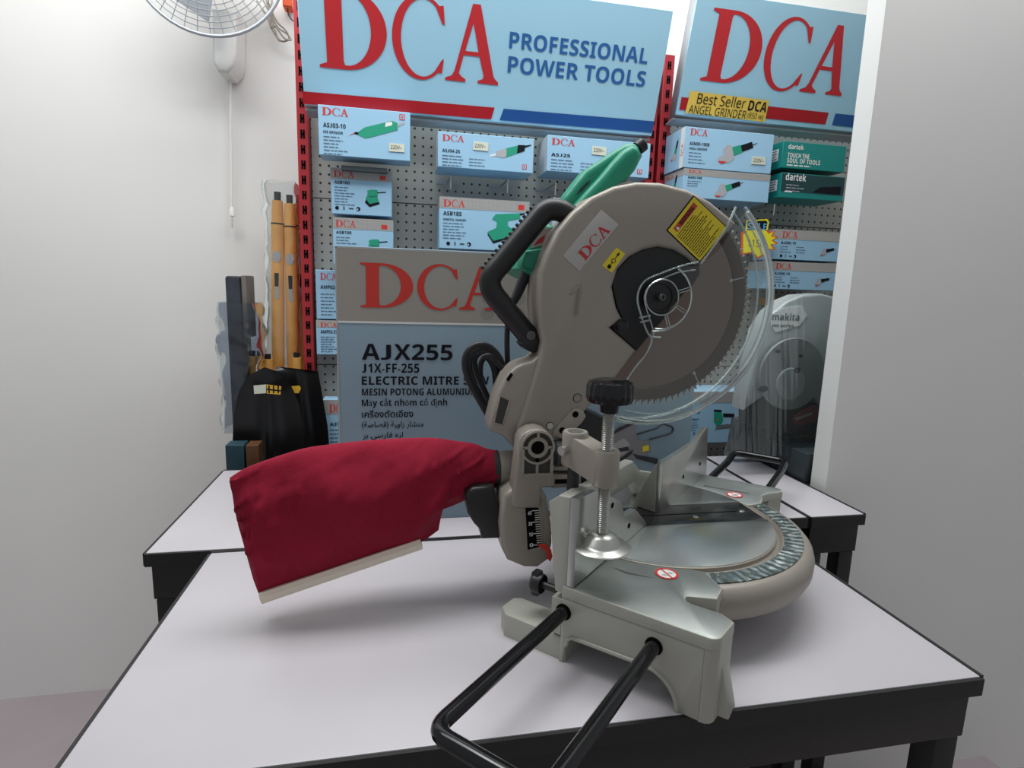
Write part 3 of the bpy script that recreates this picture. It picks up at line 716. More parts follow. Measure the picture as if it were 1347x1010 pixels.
# --- power cord with strain relief and the tied coil
m = MB()
m.tube(smooth_path(Hs([(697, 352), (690, 364), (680, 388), (673, 400)], .735), 6), [.0085-.0035*i/18 for i in range(19)], rub, 14)
m.tube(smooth_path([H((673, 400), .735), H((668, 425), .74), H((667, 455), .745), H((669, 500), .75), H((672, 530), .755)], 8), .0036, rub, 12)
coils = [[(662, 520), (664, 495), (658, 472), (645, 457), (630, 453), (617, 460), (611, 476), (616, 500), (630, 526), (645, 552)],
         [(652, 558), (636, 530), (622, 500), (617, 478), (624, 462), (638, 458), (650, 468), (662, 490), (668, 520)],
         [(648, 545), (640, 520), (628, 494), (624, 474), (634, 463), (648, 474), (655, 495), (655, 520)],
         [(645, 540), (634, 508), (632, 480), (640, 470), (650, 486), (653, 520)]]
for i, cpx in enumerate(coils):
    m.tube(smooth_path([atY(x, y, .735+.009*i+.004*math.sin(k)) for k, (x, y) in enumerate(cpx)], 8), .0040, rub, 12)
cord = m.build('power_cord', saw, 60)
m = MB(); m.tube(smooth_path(Hs([(634, 470), (645, 468), (656, 480), (674, 493)], .722), 5), .0032, blk, 8); m.build('cord_tie', saw)
# --- dust bag
top_ = [(655, 593), (640, 590), (625, 584), (600, 580), (575, 576.5), (545, 576), (490, 579), (430, 585), (395, 591), (350, 605), (322, 616), (302.5, 628)]
bot_ = [(655, 640), (641, 644), (618, 655), (592, 667), (577, 699), (553, 714), (500, 732), (450, 749), (400, 766), (365, 778), (342, 786), (315, 700)]
ths = [.0225, .024, .026, .029, .034, .037, .038, .036, .032, .027, .018, .002]
yc = [.700, .699, .696, .692, .688, .684, .678, .672, .668, .664, .660, .658]
def interp(A, t):
    n = len(A)-1; x = t*n; i = min(int(x), n-1); f = x-i
    p0, p1, p2, p3 = A[max(i-1, 0)], A[i], A[i+1], A[min(i+2, n)]
    return .5*((2*p1)+(p2-p0)*f+(2*p0-5*p1+4*p2-p3)*f*f+(3*p1-p0-3*p2+p3)*f**3)
def blin(t):
    b = [(655, 640), (641, 644), (628, 650), (612, 658), (596, 665), (580, 671), (577.5, 684), (577, 697), (565, 706), (553, 714), (527, 723), (500, 732), (475, 740.5), (450, 749), (425, 757.5), (400, 766), (382, 772), (365, 778), (353, 782), (342, 786), (333, 762), (322, 722), (313, 690)]
    x = t*(len(b)-1); i = min(int(x), len(b)-2); return V(b[i]).lerp(V(b[i+1]), x-i)
m = MB(); NS, NR = 132, 64; G = []
topx = [V((x, y)) for x, y in top_]; botx = [V((x, y)) for x, y in bot_]
for i in range(NS+1):
    t = i/NS; tp, bt = interp(topx, t), blin(t); th = max(interp(ths, t), .0012); Y = interp(yc, t); row = []
    for k in range(NR):
        a = 2*math.pi*k/NR; s = .5-.5*math.cos(a); sd = 1 if a < math.pi else -1
        neck = max(0, 1-t*5)
        pinch = (1-s)**.35 if s > .5 else (.5)**.35
        prof = math.sin(math.pi*s)**.55*(neck+(1-neck)*(1.0 if s < .45 else max(.04, 1-((s-.45)/.55)**2.2*.92)))
        px = tp.lerp(bt, s); p = atY(px.x, px.y, Y)
        wv = noise.noise(V((px.x*.012+px.y*.006, px.y*.020, sd*3)))*.009+noise.noise(V((px.x*.035+px.y*.03, px.y*.02-px.x*.01, sd*7)))*.0035+noise.noise(V((px.x*.11, px.y*.05, sd*9)))*.0013-.0045*max(0, 1-abs(noise.noise(V((px.x*.020+px.y*.028+9, px.y*.010-px.x*.006, sd*2))))*9)*(.3+.7*min(1, abs(px.x-480)/110))
        fold = -.007*math.exp(-((px.x-573-(px.y-640)*-.5)/9)**2)*max(0, min(1, (px.y-625)/30))
        p.y += -sd*(th*prof)+(wv+fold*(-1 if sd > 0 else 0)*-1)*min(1, prof*1.3)*(1-neck*.8)
        row.append(p)
    G.append(row)
vs = m.grid(G, bagm, True, True); m.face(vs[-1], bagm)
bag = m.build('dust_bag', saw, 80)
m = MB(); a, b = atY(342.5, 785, .661), atY(553.5, 713.5, .684); d = (b-a).normalized(); up = V((0, -1, 0)).cross(d); up = up if up.z > 0 else -up; nn = d.cross(up).normalized()
prof = [(-.0065, -.0058), (.0005, -.0082), (.0062, -.0058), (.0068, .0052), (.0015, .0078), (-.0065, .0060)]
m.prism([a+up*x+nn*y for x, y in prof], b-a, bone, .0008); m.build('bag_clip', saw, 20)
m = MB(); m.prism([b+up*x*.65+nn*y*.65+d*.0001 for x, y in prof], d*.0006, mat('clip_end', (.22, .10, .08), .7)); m.build('clip_end', saw, 0)
# ================================================================== BIG CARTON
def carton():
    Y = .935; x0, x1 = -.1005, .512; z0, z1 = TZ, 1.1945
    t = thing('carton', 'large grey and blue mitre saw carton standing behind the saw, AJX255 printed on it', 'carton', ((x0+x1)/2, Y+.15, TZ))
    m = MB(); m.box((x0, Y, z0), (x1, Y+.295, z1), bigb, .002)
    m.build('carton_body', t)
    m = MB(); f = Face(m, (x0, Y, z0), (1, 0, 0), Z, .0005)
    h = z1-z0; w = x1-x0; zb = f.uv((550, 425))[1]
    f.rect(.002, zb, w-.002, h-.002, bigg, 1); f.rect(.002, zb-.0016, w-.002, zb+.0016, white, 1.4)
    f.rect(.001, .002, .003, h-.002, mat('fold_pale', (.40, .40, .38), .6), 1.2); f.rect(.0015, h-.004, w-.002, h-.0015, MATS['fold_pale'], 1.2)
    # dotted pattern of the grey band
    rr = .0125
    i = 0
    x = .235
    while x < w-.02:
        z = zb+.018; j = 0
        while z < h-.015:
            if not (x < .30 and z > h-.05): f.disc(x, z, rr*.86, bigd, 1.2, 14)
            z += .026; j += 1
        x += .0262; i += 1
    a, b = f.uv((474, 404)), f.uv((659, 408)); tp = f.uv((474, 345)); f.dca(a[0], a[1], tp[1]-a[1], (b[0]-a[0]), redp, 2)
    f.ptext('AJX255', (476, 473), (595, 474), 20, ink, .035, 2, 3)
    f.ptext('J1X-FF-255', (476, 490), (551.5, 490), 11.5, ink, .012, 2)
    f.ptext('ELECTRIC MITRE SAW', (476, 506), (643, 508), 10.5, ink, .035, 2)
    f.ptext('MESIN POTONG ALUMUNIUM', (476, 520), (627, 521), 8.5, ink, .02, 2)
    f.ptext('Máy cắt nhôm cố định', (476, 534), (588, 534), 8.2, ink, .02, 2)
    f.ptext('เครื่องตัดเอียง', (476, 549), (543.5, 549), 8, ink, .015, 2)
    # Arabic and Persian lines in presentation forms, laid left to right
    f.ptext('(\ufe94\ufebb\ufe8e\ufebc\ufed7) \ufe94\ufbff\ufeed\ufe8d\ufeaf \ufead\ufe8e\ufeb8\ufee8\ufee3', (476, 562), (557, 562), 6.8, ink, .01, 2)
    f.ptext('\ufead\ufe91 \ufef0\ufeb3\ufead\ufe8e\ufed3 \ufee9\ufead\ufe8d', (477, 576), (530, 576), 6.8, ink, .01, 2)
    # printed picture of the saw, lower right
    g1 = mat('photo_grey', (.22, .21, .23), .5); g2 = mat('photo_dark', (.03, .03, .04), .5); g3 = mat('photo_light', (.38, .36, .36), .5)
    f.ppoly([(803, 578), (812, 561), (826, 556), (837, 551), (836, 575), (803, 590)], g1, 2); f.ppoly([(803, 573), (812, 563), (826, 557), (837, 552), (837, 556), (820, 564)], g2, 2.3)
    f.ppoly([(803, 590), (836, 575), (845, 580), (852, 578), (855, 585), (856, 595), (843, 600), (832, 605), (815, 611), (803, 614)], g1, 2)
    f.ppoly([(803, 586), (820, 576), (827, 582), (828, 590), (820, 598), (803, 602)], g3, 2.3); f.ppoly([(803, 591), (826, 587), (828, 592), (803, 596)], g2, 2.6)
    f.ppoly([(803, 604), (818, 601), (833, 590), (831, 596), (820, 605), (803, 610)], g2, 2.6)
    f.ppoly([(845, 587), (853, 584.5), (853, 592), (845, 594)], yellow, 2.8)
    for L in ([(838, 571), (864, 563), (870, 558), (873, 557), (884, 561), (886, 565), (884, 569), (880, 571), (854, 578)], ):
        m.tube([atY(x, y, Y-.001) for x, y in L], .0016, g2, 5)
    f.ppoly([(832, 596), (838, 598), (865, 603), (866, 610), (862, 610), (837, 603)], g2, 2.6); f.ppoly([(803, 556), (806, 556), (806, 560), (803, 560)], g2, 2)
    f.ppoly([(700, 560), (803, 545), (803, 640), (700, 640)], g2, 2)
    m.build('printed_front', t, 0)
carton()
# ================================================================== DISPLAY RACK
YP = 1.50
rack = thing('display_rack', 'red framed pegboard display rack standing against the back wall', 'display rack', (.2, YP+.05, 0))
def upright(x0, w, z0, z1):
    m = MB(); m.box((x0, YP-.03, z0), (x0+w, YP+.03, z1), redm, .001)
    z = z0+.02
    while z < z1-.02:
        for k in (0, 1): m.box((x0+w*.52-.0052+k*.0055, YP-.0308, z), (x0+w*.52-.0012+k*.0055, YP-.0302, z+.019), hole)
        m.box((x0+w*.52-.002, YP-.0308, z+.007), (x0+w*.52+.003, YP-.0302, z+.012), hole)
        z += .0335
    return m.build('upright', rack, 0)
def red_x(x, y): return atY(x, y, YP-.03).x
upright(red_x(393, 250), .024, 0, 1.95); upright(red_x(862.5, 200)-.024, .022, 0, 1.70); upright(red_x(866, 200), .028, 0, 1.73); upright(1.62, .028, 0, 1.95)
zs = [.25, .535, .935, 1.335, 1.62]
for xa, xb in ((red_x(393, 250)+.026, red_x(862.5, 200)-.026), (red_x(866, 200)+.03, 1.615)):
    for z0, z1 in zip(zs, zs[1:]):
        m = MB(); m.box((xa, YP, z0+.0012), (xb, YP+.015, z1-.0012), peg); m.build('pegboard_panel', rack, 0)
m = MB(); m.box((red_x(393, 250)+.026, YP+.016, .1), (1.615, YP+.03, 1.60), mat('rack_back', (.06, .06, .055), .8)); m.build('back_panel', rack, 0)
m = MB(); m.box((-.21, 1.28, .05), (1.60, 1.46, .10), apron); m.build('bottom_shelf', rack, 0)
# ---- light-box banners
def banner(x0, x1, z0, hgt, name, label, full=True):
    th = math.radians(17); up = V((0, -math.sin(th), math.cos(th))); nrm = V((0, -math.cos(th), -math.sin(th)))
    o = V((x0, 1.4175, z0)); w = x1-x0
    t = thing(name, label, 'sign', (x0+w/2, 1.43, z0), 'brand signs above the rack bays')
    m = MB(); pts = [o, o+V((w, 0, 0)), o+V((w, 0, 0))+up*hgt, o+up*hgt]
    m.prism(pts, V((0, .038, 0)), lblue, .0012, side=rackg); m.build('sign_box', t, 0)
    m = MB(); m.prism([V((x0, 1.43, z0-.004)), V((x1, 1.43, z0-.004)), V((x1, 1.4685, z0-.009)), V((x0, 1.4685, z0-.009))], (0, 0, -.004), rackg)
    m.build('bracket_rail', t, 0)
    m = MB(); f = Face(m, o, (1, 0, 0), up, .0008); return t, m, f
t, m, f = banner(-.2095, .6045, 1.5195, .262, 'brand_sign', 'wide light blue DCA sign with blue PROFESSIONAL POWER TOOLS lettering')
a, b = f.uv((421, 89.5)), f.uv((655, 111)); tp = f.uv((500, 4)); bb = f.uv((500, 94))
f.dca(a[0], (a[1]+b[1])/2, .150, b[0]-a[0], red, 1.5)
f.ptext('PROFESSIONAL', (669.5, 63), (851, 82), 20.5, mat('sign_text_blue', (.02, .12, .36), .4), .018, 1.5, 4)
f.ptext('POWER TOOLS', (667.5, 95), (847.5, 113), 20.5, MATS['sign_text_blue'], .018, 1.5, 4)
f.ppoly([(398, 120), (650.5, 141.5), (646, 157), (398.5, 136.5)], stripe, 1.5); f.ppoly([(662.5, 143), (860.5, 159.5), (857.5, 174.5), (657, 158)], blue, 1.5)
m.build('sign_print', t, 0)
t, m, f = banner(.6625, 1.46, 1.5745, .258, 'brand_sign', 'second light blue DCA sign, at right with yellow note taped on')
a, b = f.uv((920.5, 105)), f.uv((1052, 118)); bb = f.uv((1066, 119))
sc = .150
f.dca(a[0], a[1]-.001, .150, .395, red, 1.5)
hb = f.uv((900, 140))[1]; f.rect(f.uv((894, 140))[0], f.uv((905, 145.5))[1], .42, f.uv((905, 131))[1]+.004, stripe, 1.5)
f.rect(.44, f.uv((905, 145.5))[1], .78, f.uv((905, 131))[1]+.004, blue, 1.5)
m.build('sign_print', t, 0)
# yellow note
m = MB(); th = math.radians(17); nrm = V((0, -math.cos(th), -math.sin(th))); o = V((.6625, 1.4175, 1.5745))+nrm*.004
pts = [atP(x, y, o, nrm) for x, y in ((908.5, 119.5), (1012, 132.5), (1006, 160.5), (901.5, 148.5))]
m.prism(pts, -nrm*.0008, note, 0)
f = Face(m, o, (1, 0, 0), V((0, -math.sin(th), math.cos(th))), .0004)
f.o = V(o)
def nt(t, p0, p1, h, bold):
    a, b = f.uv(p0), f.uv(p1); f.text(t, a[0], a[1], h, ink, b[0]-a[0], bold, 2.5, math.atan2(b[1]-a[1], b[0]-a[0]), 2)
nt('Best Seller', (916, 136), (979, 143), .0215, -.004); nt('DCA', (983, 145), (1007, 148), .0215, .012); nt('ANGEL GRINDER', (905, 148.5), (980, 156.5), .0175, -.004); nt('(850 w)', (982, 155), (1003, 157.5), .012, .0)
tag(m.build('paper_note', None, 0, pts[3]), 'yellow handwritten Best Seller note stuck on the right sign', 'note')
# ================================================================== BOXES ON THE PEGBOARD
def logo_lines(f, w, h, u0, v0, n, L, hh, step, mt=inkl, seed=0):
    r = random.Random(seed)
    for i in range(n):
        u = u0; end = u0+L*r.uniform(.6, 1)
        while u < end:
            l = r.uniform(.1, .28)*L; f.rect(u, v0-i*step, min(u+l, end), v0-i*step+hh, mt, 1.4); u += l+.04*L
def grid_band(f, w, h, z0, x0=None):
    f.rect(0, z0, w, h, bgrey, 1)
    x = .02 if x0 is None else x0
    while x < w-.002: f.rect(x, z0, x+.0008, h, bdots, 1.2); x += .0042
    z = z0+.003
    while z < h-.001: f.rect(.02 if x0 is None else x0, z, w, z+.0006, bdots, 1.2); z += .0042
def symbols(f, u, v, s):
    f.disc(u, v, s*.5, ink, 1.4, 10); f.rect(u+s*1.6, v-s*.4, u+s*1.9, v+s*.5, inkb, 1.4); f.rect(u+s*3, v-s*.15, u+s*4.2, v+s*.15, inkb, 1.4); f.disc(u+s*5.4, v, s*.55, ink, 1.4, 10); f.disc(u+s*5.2, v-.1*s, s*.25, boxb, 1.6, 8)
def pbox(label, TL, BR, Yf, depth, group, band=0.0, base=boxb, name='tool_box', cat='box'):
    a, b = atY(*TL, Yf), atY(*BR, Yf); w, h = b.x-a.x, a.z-b.z
    m = MB(); m.box((a.x, Yf, b.z), (b.x, Yf+depth, a.z), base, .001)
    f = Face(m, (a.x, Yf, b.z), (1, 0, 0), Z, .0004)
    fl = Face(m, (a.x, Yf+depth, b.z), (0, -1, 0), Z, .0004)
    if band: grid_band(f, w, h, h*(1-band), .0); fl.rect(0, h*(1-band), depth, h, bgrey, 1)
    return m, f, fl, w, h, (a.x+w/2, Yf+depth/2, b.z)
def fin(m, loc, label, group, name='tool_box', cat='box'): return tag(m.build(name, None, 0, loc), label, cat, group)
def price(parent, f, px, txt='220V~'):
    m = MB(); g = Face(m, f.o, f.ux, f.uy, .0004); a, b, c_, d = [g.uv(p) for p in px]
    m.prism([g.P(*p, 4) for p in (a, b, c_, d)], -g.n*.0008, cream, 0)
    w = b[0]-a[0]; g.text(txt, d[0]+w*.12, d[1]+(a[1]-d[1])*.3, (a[1]-d[1])*.42, ink, w*.74, 0, 5, 0)
    # sticker belongs to its box
    me = m.build('price_sticker', parent, 0); return me
GP = 'boxed power tools on the pegboard'
def sander(f, cx, cy, s):     # small square sander, s = size
    P = lambda L: [(cx+x*s, cy+y*s) for x, y in L]
    f.poly(P([(-.5, -.35), (-.2, -.62), (.42, -.4), (.5, -.28), (.2, -.5), (-.3, -.2)][:3]+[(.45, -.3), (-.42, -.12)]), ink, 1.5)
    f.poly(P([(-.45, -.1), (-.2, -.42), (.4, -.25), (.3, .05), (.34, .3), (.3, .5), (-.1, .5), (-.35, .42), (-.32, .2)]), pgreen, 1.8)
    f.poly(P([(-.25, .1), (.3, .12), (.3, .05), (-.22, .0)]), pgreend, 2); f.poly(P([(.3, .36), (.85, .42), (.85, .36), (.3, .3)]), ink, 1.8)
def grinder(f, cx, cy, s, ang=.35, mc=pgreen):
    c_, sn = math.cos(ang), math.sin(ang)
    P = lambda L: [(cx+(x*c_-y*sn)*s, cy+(x*sn+y*c_)*s) for x, y in L]
    f.poly(P([(.35, -.14), (1.0, -.11), (1.0, .18), (.35, .17)]), ink, 1.6); f.poly(P([(-.15, -.19), (.38, -.17), (.38, .19), (-.15, .21)]), mc, 1.7)
    f.poly(P([(-.62, -.32), (-.42, -.46), (-.08, -.30), (-.08, .28), (-.3, .38), (-.55, .22)]), pgrey, 1.8); f.poly(P([(1.0, .01), (1.25, .03), (1.25, .06), (1, .05)]), ink, 1.6)
    f.poly([(cx-.62*s+.22*s*math.cos(a), cy-.42*s+.16*s*math.sin(a)) for a in [i*.524 for i in range(12)]], pgrey, 1.9)
    f.poly([(cx-.60*s+.20*s*math.cos(a), cy-.50*s+.11*s*math.sin(a)) for a in [math.pi+i*.35 for i in range(10)]], redp, 2.1)
# 1 die grinder, large
m, f, fl, w, h, L = pbox('', (418, 137), (539.5, 212), 1.365, .062, GP)
f.dca(.008, h*.80, h*.155, w*.28, redp); f.text('ASJ03-10', .010, h*.56, .0085, ink, w*.24, .03); f.text('DIE GRINDER', .010, h*.44, .005, ink, w*.21, .02); logo_lines(f, w, h, .010, h*.36, 6, w*.26, .0022, h*.068, seed=1)
f.rect(w*.88, h*.83, w*.94, h*.95, redp, 1.3); f.rect(w*.89, h*.85, w*.93, h*.93, boxb, 1.5); f.rect(w*.90, h*.87, w*.92, h*.91, redp, 1.7)
a0 = lambda x, y: (w*x, h*y)
f.poly([a0(.42, .46), a0(.50, .40), a0(.55, .42), a0(.86, .62), a0(.86, .76), a0(.80, .80), a0(.50, .62), a0(.43, .52)], pgreen, 1.6); f.poly([a0(.38, .47), a0(.43, .46), a0(.43, .51), a0(.39, .51)], ink, 1.7); f.poly([a0(.86, .68), a0(.94, .77), a0(.93, .80), a0(.86, .74)], pgrey, 1.6); f.poly([a0(.72, .66), a0(.80, .71), a0(.80, .78), a0(.73, .75)], white, 1.8)
f.poly([a0(.31, .41), a0(.38, .47), a0(.38, .49)], redp, 1.6)
o1 = fin(m, L, 'largest hanging light blue box, green die grinder pictured, top left of pegboard', GP); price(o1, f, ((512, 188), (532, 190), (532, 200.5), (511.5, 199)))
# 2, 3 square sander boxes
def box_asb(TL, BR, lab):
    m, f, fl, w, h, L = pbox('', TL, BR, 1.40, .08, GP, .24)
    f.dca(.006, h*.80, h*.145, w*.33, redp); f.rect(w*.80, h*.80, w*.90, h*.89, redp, 1.6); f.text('ASB100', .007, h*.655, .0062, ink, w*.25, .03)
    logo_lines(f, w, h, .007, h*.57, 7, w*.34, .0020, h*.062, seed=3); symbols(f, w*.09, h*.13, .0085); sander(f, w*.68, h*.40, w*.26)
    return fin(m, L, lab, GP)
box_asb((435, 220), (515.5, 285), 'upper of two stacked sander boxes at the left of the pegboard')
box_asb((437.5, 285.5), (517.5, 350), 'lower of two stacked sander boxes, partly behind the big carton')
# 4 straight grinder
def box_asj(TL, BR, code, lab, pr, pic=True):
    m, f, fl, w, h, L = pbox('', TL, BR, 1.38, .10, GP); fl.rect(0, 0, .1, h, mat('box_side', (.50, .55, .58), .5), 1)
    f.dca(.010, h*.74, h*.18, w*.22, redp); f.text(code, .010, h*.42, .0068, ink, w*.18, .02); logo_lines(f, w, h, .010, h*.31, 4, w*.24, .0022, h*.09, seed=5); logo_lines(f, w, h, w*.32, h*.27, 3, w*.18, .0018, h*.09, seed=6)
    if pic:
        q_ = lambda x, y: (w*x, h*y)
        f.poly([q_(.70, .40), q_(.84, .56), q_(.84, .78), q_(.70, .66)], pgreen, 1.6); f.poly([q_(.82, .54), q_(.90, .62), q_(.91, .80), q_(.83, .79)], ink, 1.7); f.poly([q_(.60, .42), q_(.68, .38), q_(.71, .44), q_(.71, .64), q_(.66, .62), q_(.60, .55)], pgrey, 1.7)
        f.poly([q_(.54, .38), q_(.60, .44), q_(.60, .50), q_(.54, .44)], white, 1.6); f.poly([q_(.90, .72), q_(.97, .80), q_(.97, .83), q_(.90, .78)], ink, 1.6)
    f.rect(w*.88, h*.10, w*.93, h*.24, redp, 1.3); f.rect(w*.888, h*.12, w*.922, h*.22, boxb, 1.5); f.rect(w*.897, h*.145, w*.913, h*.195, redp, 1.7)
    o = fin(m, L, lab, GP); price(o, f, pr); return o
box_asj((576, 172), (701, 228), 'ASJ04-25', 'light blue box on hooks under the sign, silver nosed grinder pictured', ((623, 186), (642.5, 188), (642, 199), (622, 197)))
box_asj((720.5, 177), (853, 234.5), 'ASJ25', 'light blue box behind the green saw handle, small cream 220V sticker', ((779, 192), (797.5, 194), (797, 205), (778, 203)), False)
# 6 orbital sander
m, f, fl, w, h, L = pbox('', (578, 258), (694.5, 331.5), 1.39, .09, GP, .22)
f.dca(.009, h*.81, h*.135, w*.235, redp); f.text('ASB185', .009, h*.645, .0085, ink, w*.2, .035); f.text('ORBITAL SANDER', .009, h*.545, .0045, ink, w*.25, .03); logo_lines(f, w, h, .009, h*.485, 6, w*.28, .0020, h*.058, seed=9); symbols(f, w*.10, h*.10, .009)
f.rect(w*.87, h*.83, w*.94, h*.93, redp, 1.6); q_ = lambda x, y: (w*x, h*y)
f.poly([q_(.53, .32), q_(.60, .14), q_(.86, .30), q_(.82, .42)], ink, 1.5); f.poly([q_(.53, .36), q_(.60, .19), q_(.86, .33), q_(.82, .44), q_(.76, .50), q_(.64, .46)], pgreen, 1.7); f.poly([q_(.63, .42), q_(.76, .44), q_(.76, .68), q_(.64, .66)], pgreen, 1.8); f.poly([q_(.58, .62), q_(.66, .56), q_(.90, .66), q_(.89, .76), q_(.62, .72)], pgreen, 1.9); f.poly([q_(.89, .72), q_(.95, .74), q_(.95, .77), q_(.89, .76)], ink, 1.8)
fin(m, L, 'light blue orbital sander box just above the big carton', GP)
# 7 plain box behind the carry handle
m, f, fl, w, h, L = pbox('', (728, 259.5), (800, 330), 1.40, .09, GP, 0, mat('box_lilac', (.52, .54, .60), .5)); f.rect(.002, h*.02, w-.002, h*.9, boxb, 1); fin(m, L, 'pale box half hidden behind the black carry handle', GP)
# 8 trimmer boxes at the left edge
for TL, BR, code, lab in (((415, 354.5), (455, 420), 'AMP02-6', 'light blue box above another at the carton left edge'), ((415.5, 421), (456, 466.5), 'AMP03-370', 'lower light blue box at the carton left edge, thin grey top')):
    m, f, fl, w, h, L = pbox('', TL, BR, 1.44, .05, GP, .0)
    if TL[1] > 400: f.rect(0, h*.8, w, h, bgrey, 1)
    f.dca(.010, h*.80, h*.14, w*.55, redp); f.text(code, .010, h*.62, .0075, ink, w*.62, .03); logo_lines(f, w, h, .010, h*.50, 7, w*.6, .0022, h*.07, seed=12)
    fin(m, L, lab, GP)
m, f, fl, w, h, L = pbox('', (424, 526), (470, 600), 1.44, .05, GP, .25); f.dca(.016, h*.78, h*.15, w*.5, redp); f.text('AST', .016, h*.55, .008, ink, w*.3, .03); logo_lines(f, w, h, .016, h*.47, 6, w*.6, .0024, h*.07, seed=13)
fin(m, L, 'low box with grey top peeping out left of the carton above the shovel', GP)
# grinders, right bay
def box_grind(TL, BR, lab, band, code='ASM05-100B'):
    m, f, fl, w, h, L = pbox('', TL, BR, 1.36, .105, GP, band)
    if not band: fl.rect(.085, 0, .105, h, white, 1.2); fl.text('DCA', .101, h*.3, .010, redp, None, 0, 2, math.pi/2)
    else: fl.dca(.01, h*.8, h*.12, .04, redp)
    grinder(fl, .06, h*.45, .028, 1.2); f.dca(.013, h*(.80 if not band else .85), h*(.165 if not band else .125), w*(.19 if not band else .14), redp)
    if not band:
        f.text(code, .013, h*.56, .0070, ink, w*.22, .02); f.text('ANGLE GRINDER', .013, h*.45, .0048, ink, w*.2, .02); logo_lines(f, w, h, .013, h*.36, 4, w*.2, .0020, h*.08, seed=21); grinder(f, w*.56, h*.50, w*.215, .33)
    else:
        f.text(code, .011, h*.66, .0052, ink, w*.16, .02); logo_lines(f, w, h, .011, h*.56, 3, w*.16, .0018, h*.08, seed=22); grinder(f, w*.50, h*.42, w*.16, .33)
    o = fin(m, L, lab, GP)
    if not band: price(o, f, ((989, 205.5), (1007, 207), (1006, 217), (988, 216)))
box_grind((902, 166), (1013.5, 229), 'angle grinder box at the top of the right bay with white 220V sticker', 0)
box_grind((900, 221), (1010, 267), 'angle grinder box with grey strip, under the one with white sticker', .23)
# dartek
for TL, BR, lab, lo in (((1031, 185), (1110, 227), 'upper teal dartek box at the right edge of the rack', 0), ((1029, 226.5), (1108, 265), 'lower teal dartek box with black panel at the rack edge', 1)):
    m, f, fl, w, h, L = pbox('', TL, BR, 1.36, .105, 'teal boxes on the rack', 0, teal)
    fl.rect(.04, h*.3, .09, h*.75, white, 1.1); logo_lines(fl, .1, h, .05, h*.66, 4, .035, .0022, h*.1, ink)
    if not lo:
        f.text('dartek', w*.08, h*.72, .0105, white, w*.24, .02); f.text('TOUCH THE', w*.08, h*.40, .0105, white, w*.34, .03); f.text('SOUL OF TOOLS', w*.08, h*.20, .0105, white, w*.52, .03); logo_lines(f, w, h, w*.08, h*.09, 1, w*.4, .003, .01, white)
    else:
        f.rect(w*.0, h*.24, w, h*.97, teald, 1.2); f.text('dartek', w*.06, h*.70, .016, white, w*.32, .02); logo_lines(f, w, h, w*.08, h*.50, 3, w*.3, .0022, h*.12, pgrey, 4); f.rect(w*.06, h*.22, w*.18, h*.27, white, 1.5); f.poly([(w*.5, h*.28), (w*.95, h*.26), (w*.95, h*.6), (w*.62, h*.52)], ink, 1.6)
    tag(m.build('tool_box', None, 0, L), lab, 'box', 'teal boxes on the rack')
# AJ200 pair
for TL, BR, lab in (((1020, 301), (1112, 345), 'upper of two cut-off tool boxes behind the yellow burst'), ((1011, 343), (1106, 383), 'lower of two cut-off tool boxes above the white wrapped saw')):
    m, f, fl, w, h, L = pbox('', TL, BR, 1.37, .09, GP, 0); f.rect(0, h*.68, w, h, bgrey, 1); fl.rect(0, h*.68, .09, h, bgrey, 1)
    f.dca(w*.10, h*.72, h*.22, w*.20, redp); f.text('AJ200-10', w*.09, h*.52, .0062, ink, w*.2, .03); logo_lines(f, w, h, w*.09, h*.42, 3, w*.17, .0018, h*.09, seed=31); logo_lines(f, w, h, w*.30, h*.42, 3, w*.16, .0018, h*.09, seed=32); symbols(f, w*.11, h*.12, .0075); grinder(f, w*.72, h*.36, w*.10, .2, ink)
    fin(m, L, lab, GP)
m = MB(); a = atY(1012, 392, 1.44); m.box((a.x, 1.44, a.z-.02), (a.x+.1, 1.49, a.z), mat('box_orange', (.60, .26, .04), .5), .001); tag(m.build('small_carton', None, 0, a), 'small orange box edge just above the white wrapped saw', 'box')
# nailer box
m, f, fl, w, h, L = pbox('', (880, 515), (990, 581), 1.36, .10, GP, .22); f.text('AT30', *f.uv((905, 544)), .0095, ink, None, .03); f.rect(0, h*.985, w, h, white, 1.6)
a = f.uv((905, 551)); f.text('BRAD NAILER', a[0], a[1]-.004, .0052, ink, .03, .03); logo_lines(f, w, h, a[0], a[1]-.011, 4, .035, .0020, .0068, seed=41); symbols(f, f.uv((906, 570))[0], f.uv((906, 570))[1], .0085)
P_ = lambda L: [f.uv(p) for p in L]
f.poly(P_([(939, 541), (949, 540), (950, 546), (951, 552), (949, 557), (943, 560), (939, 555)]), pgreen, 1.7); f.poly(P_([(939, 538.5), (949, 539), (949, 542), (939, 541.5)]), ink, 1.9); f.poly(P_([(951, 543.5), (966, 544), (966, 548.5), (951, 548)]), ink, 1.8); f.poly(P_([(942, 560), (956, 557.5), (966, 558), (966, 562), (943, 564), (940.5, 567)]), mat('print_dark_grey', (.16, .16, .17), .5), 1.6); f.disc(*f.uv((944, 552)), .003, redp, 1.9, 8)
fin(m, L, 'nail gun box low on the rack, between the fence and wrapped saw', GP)
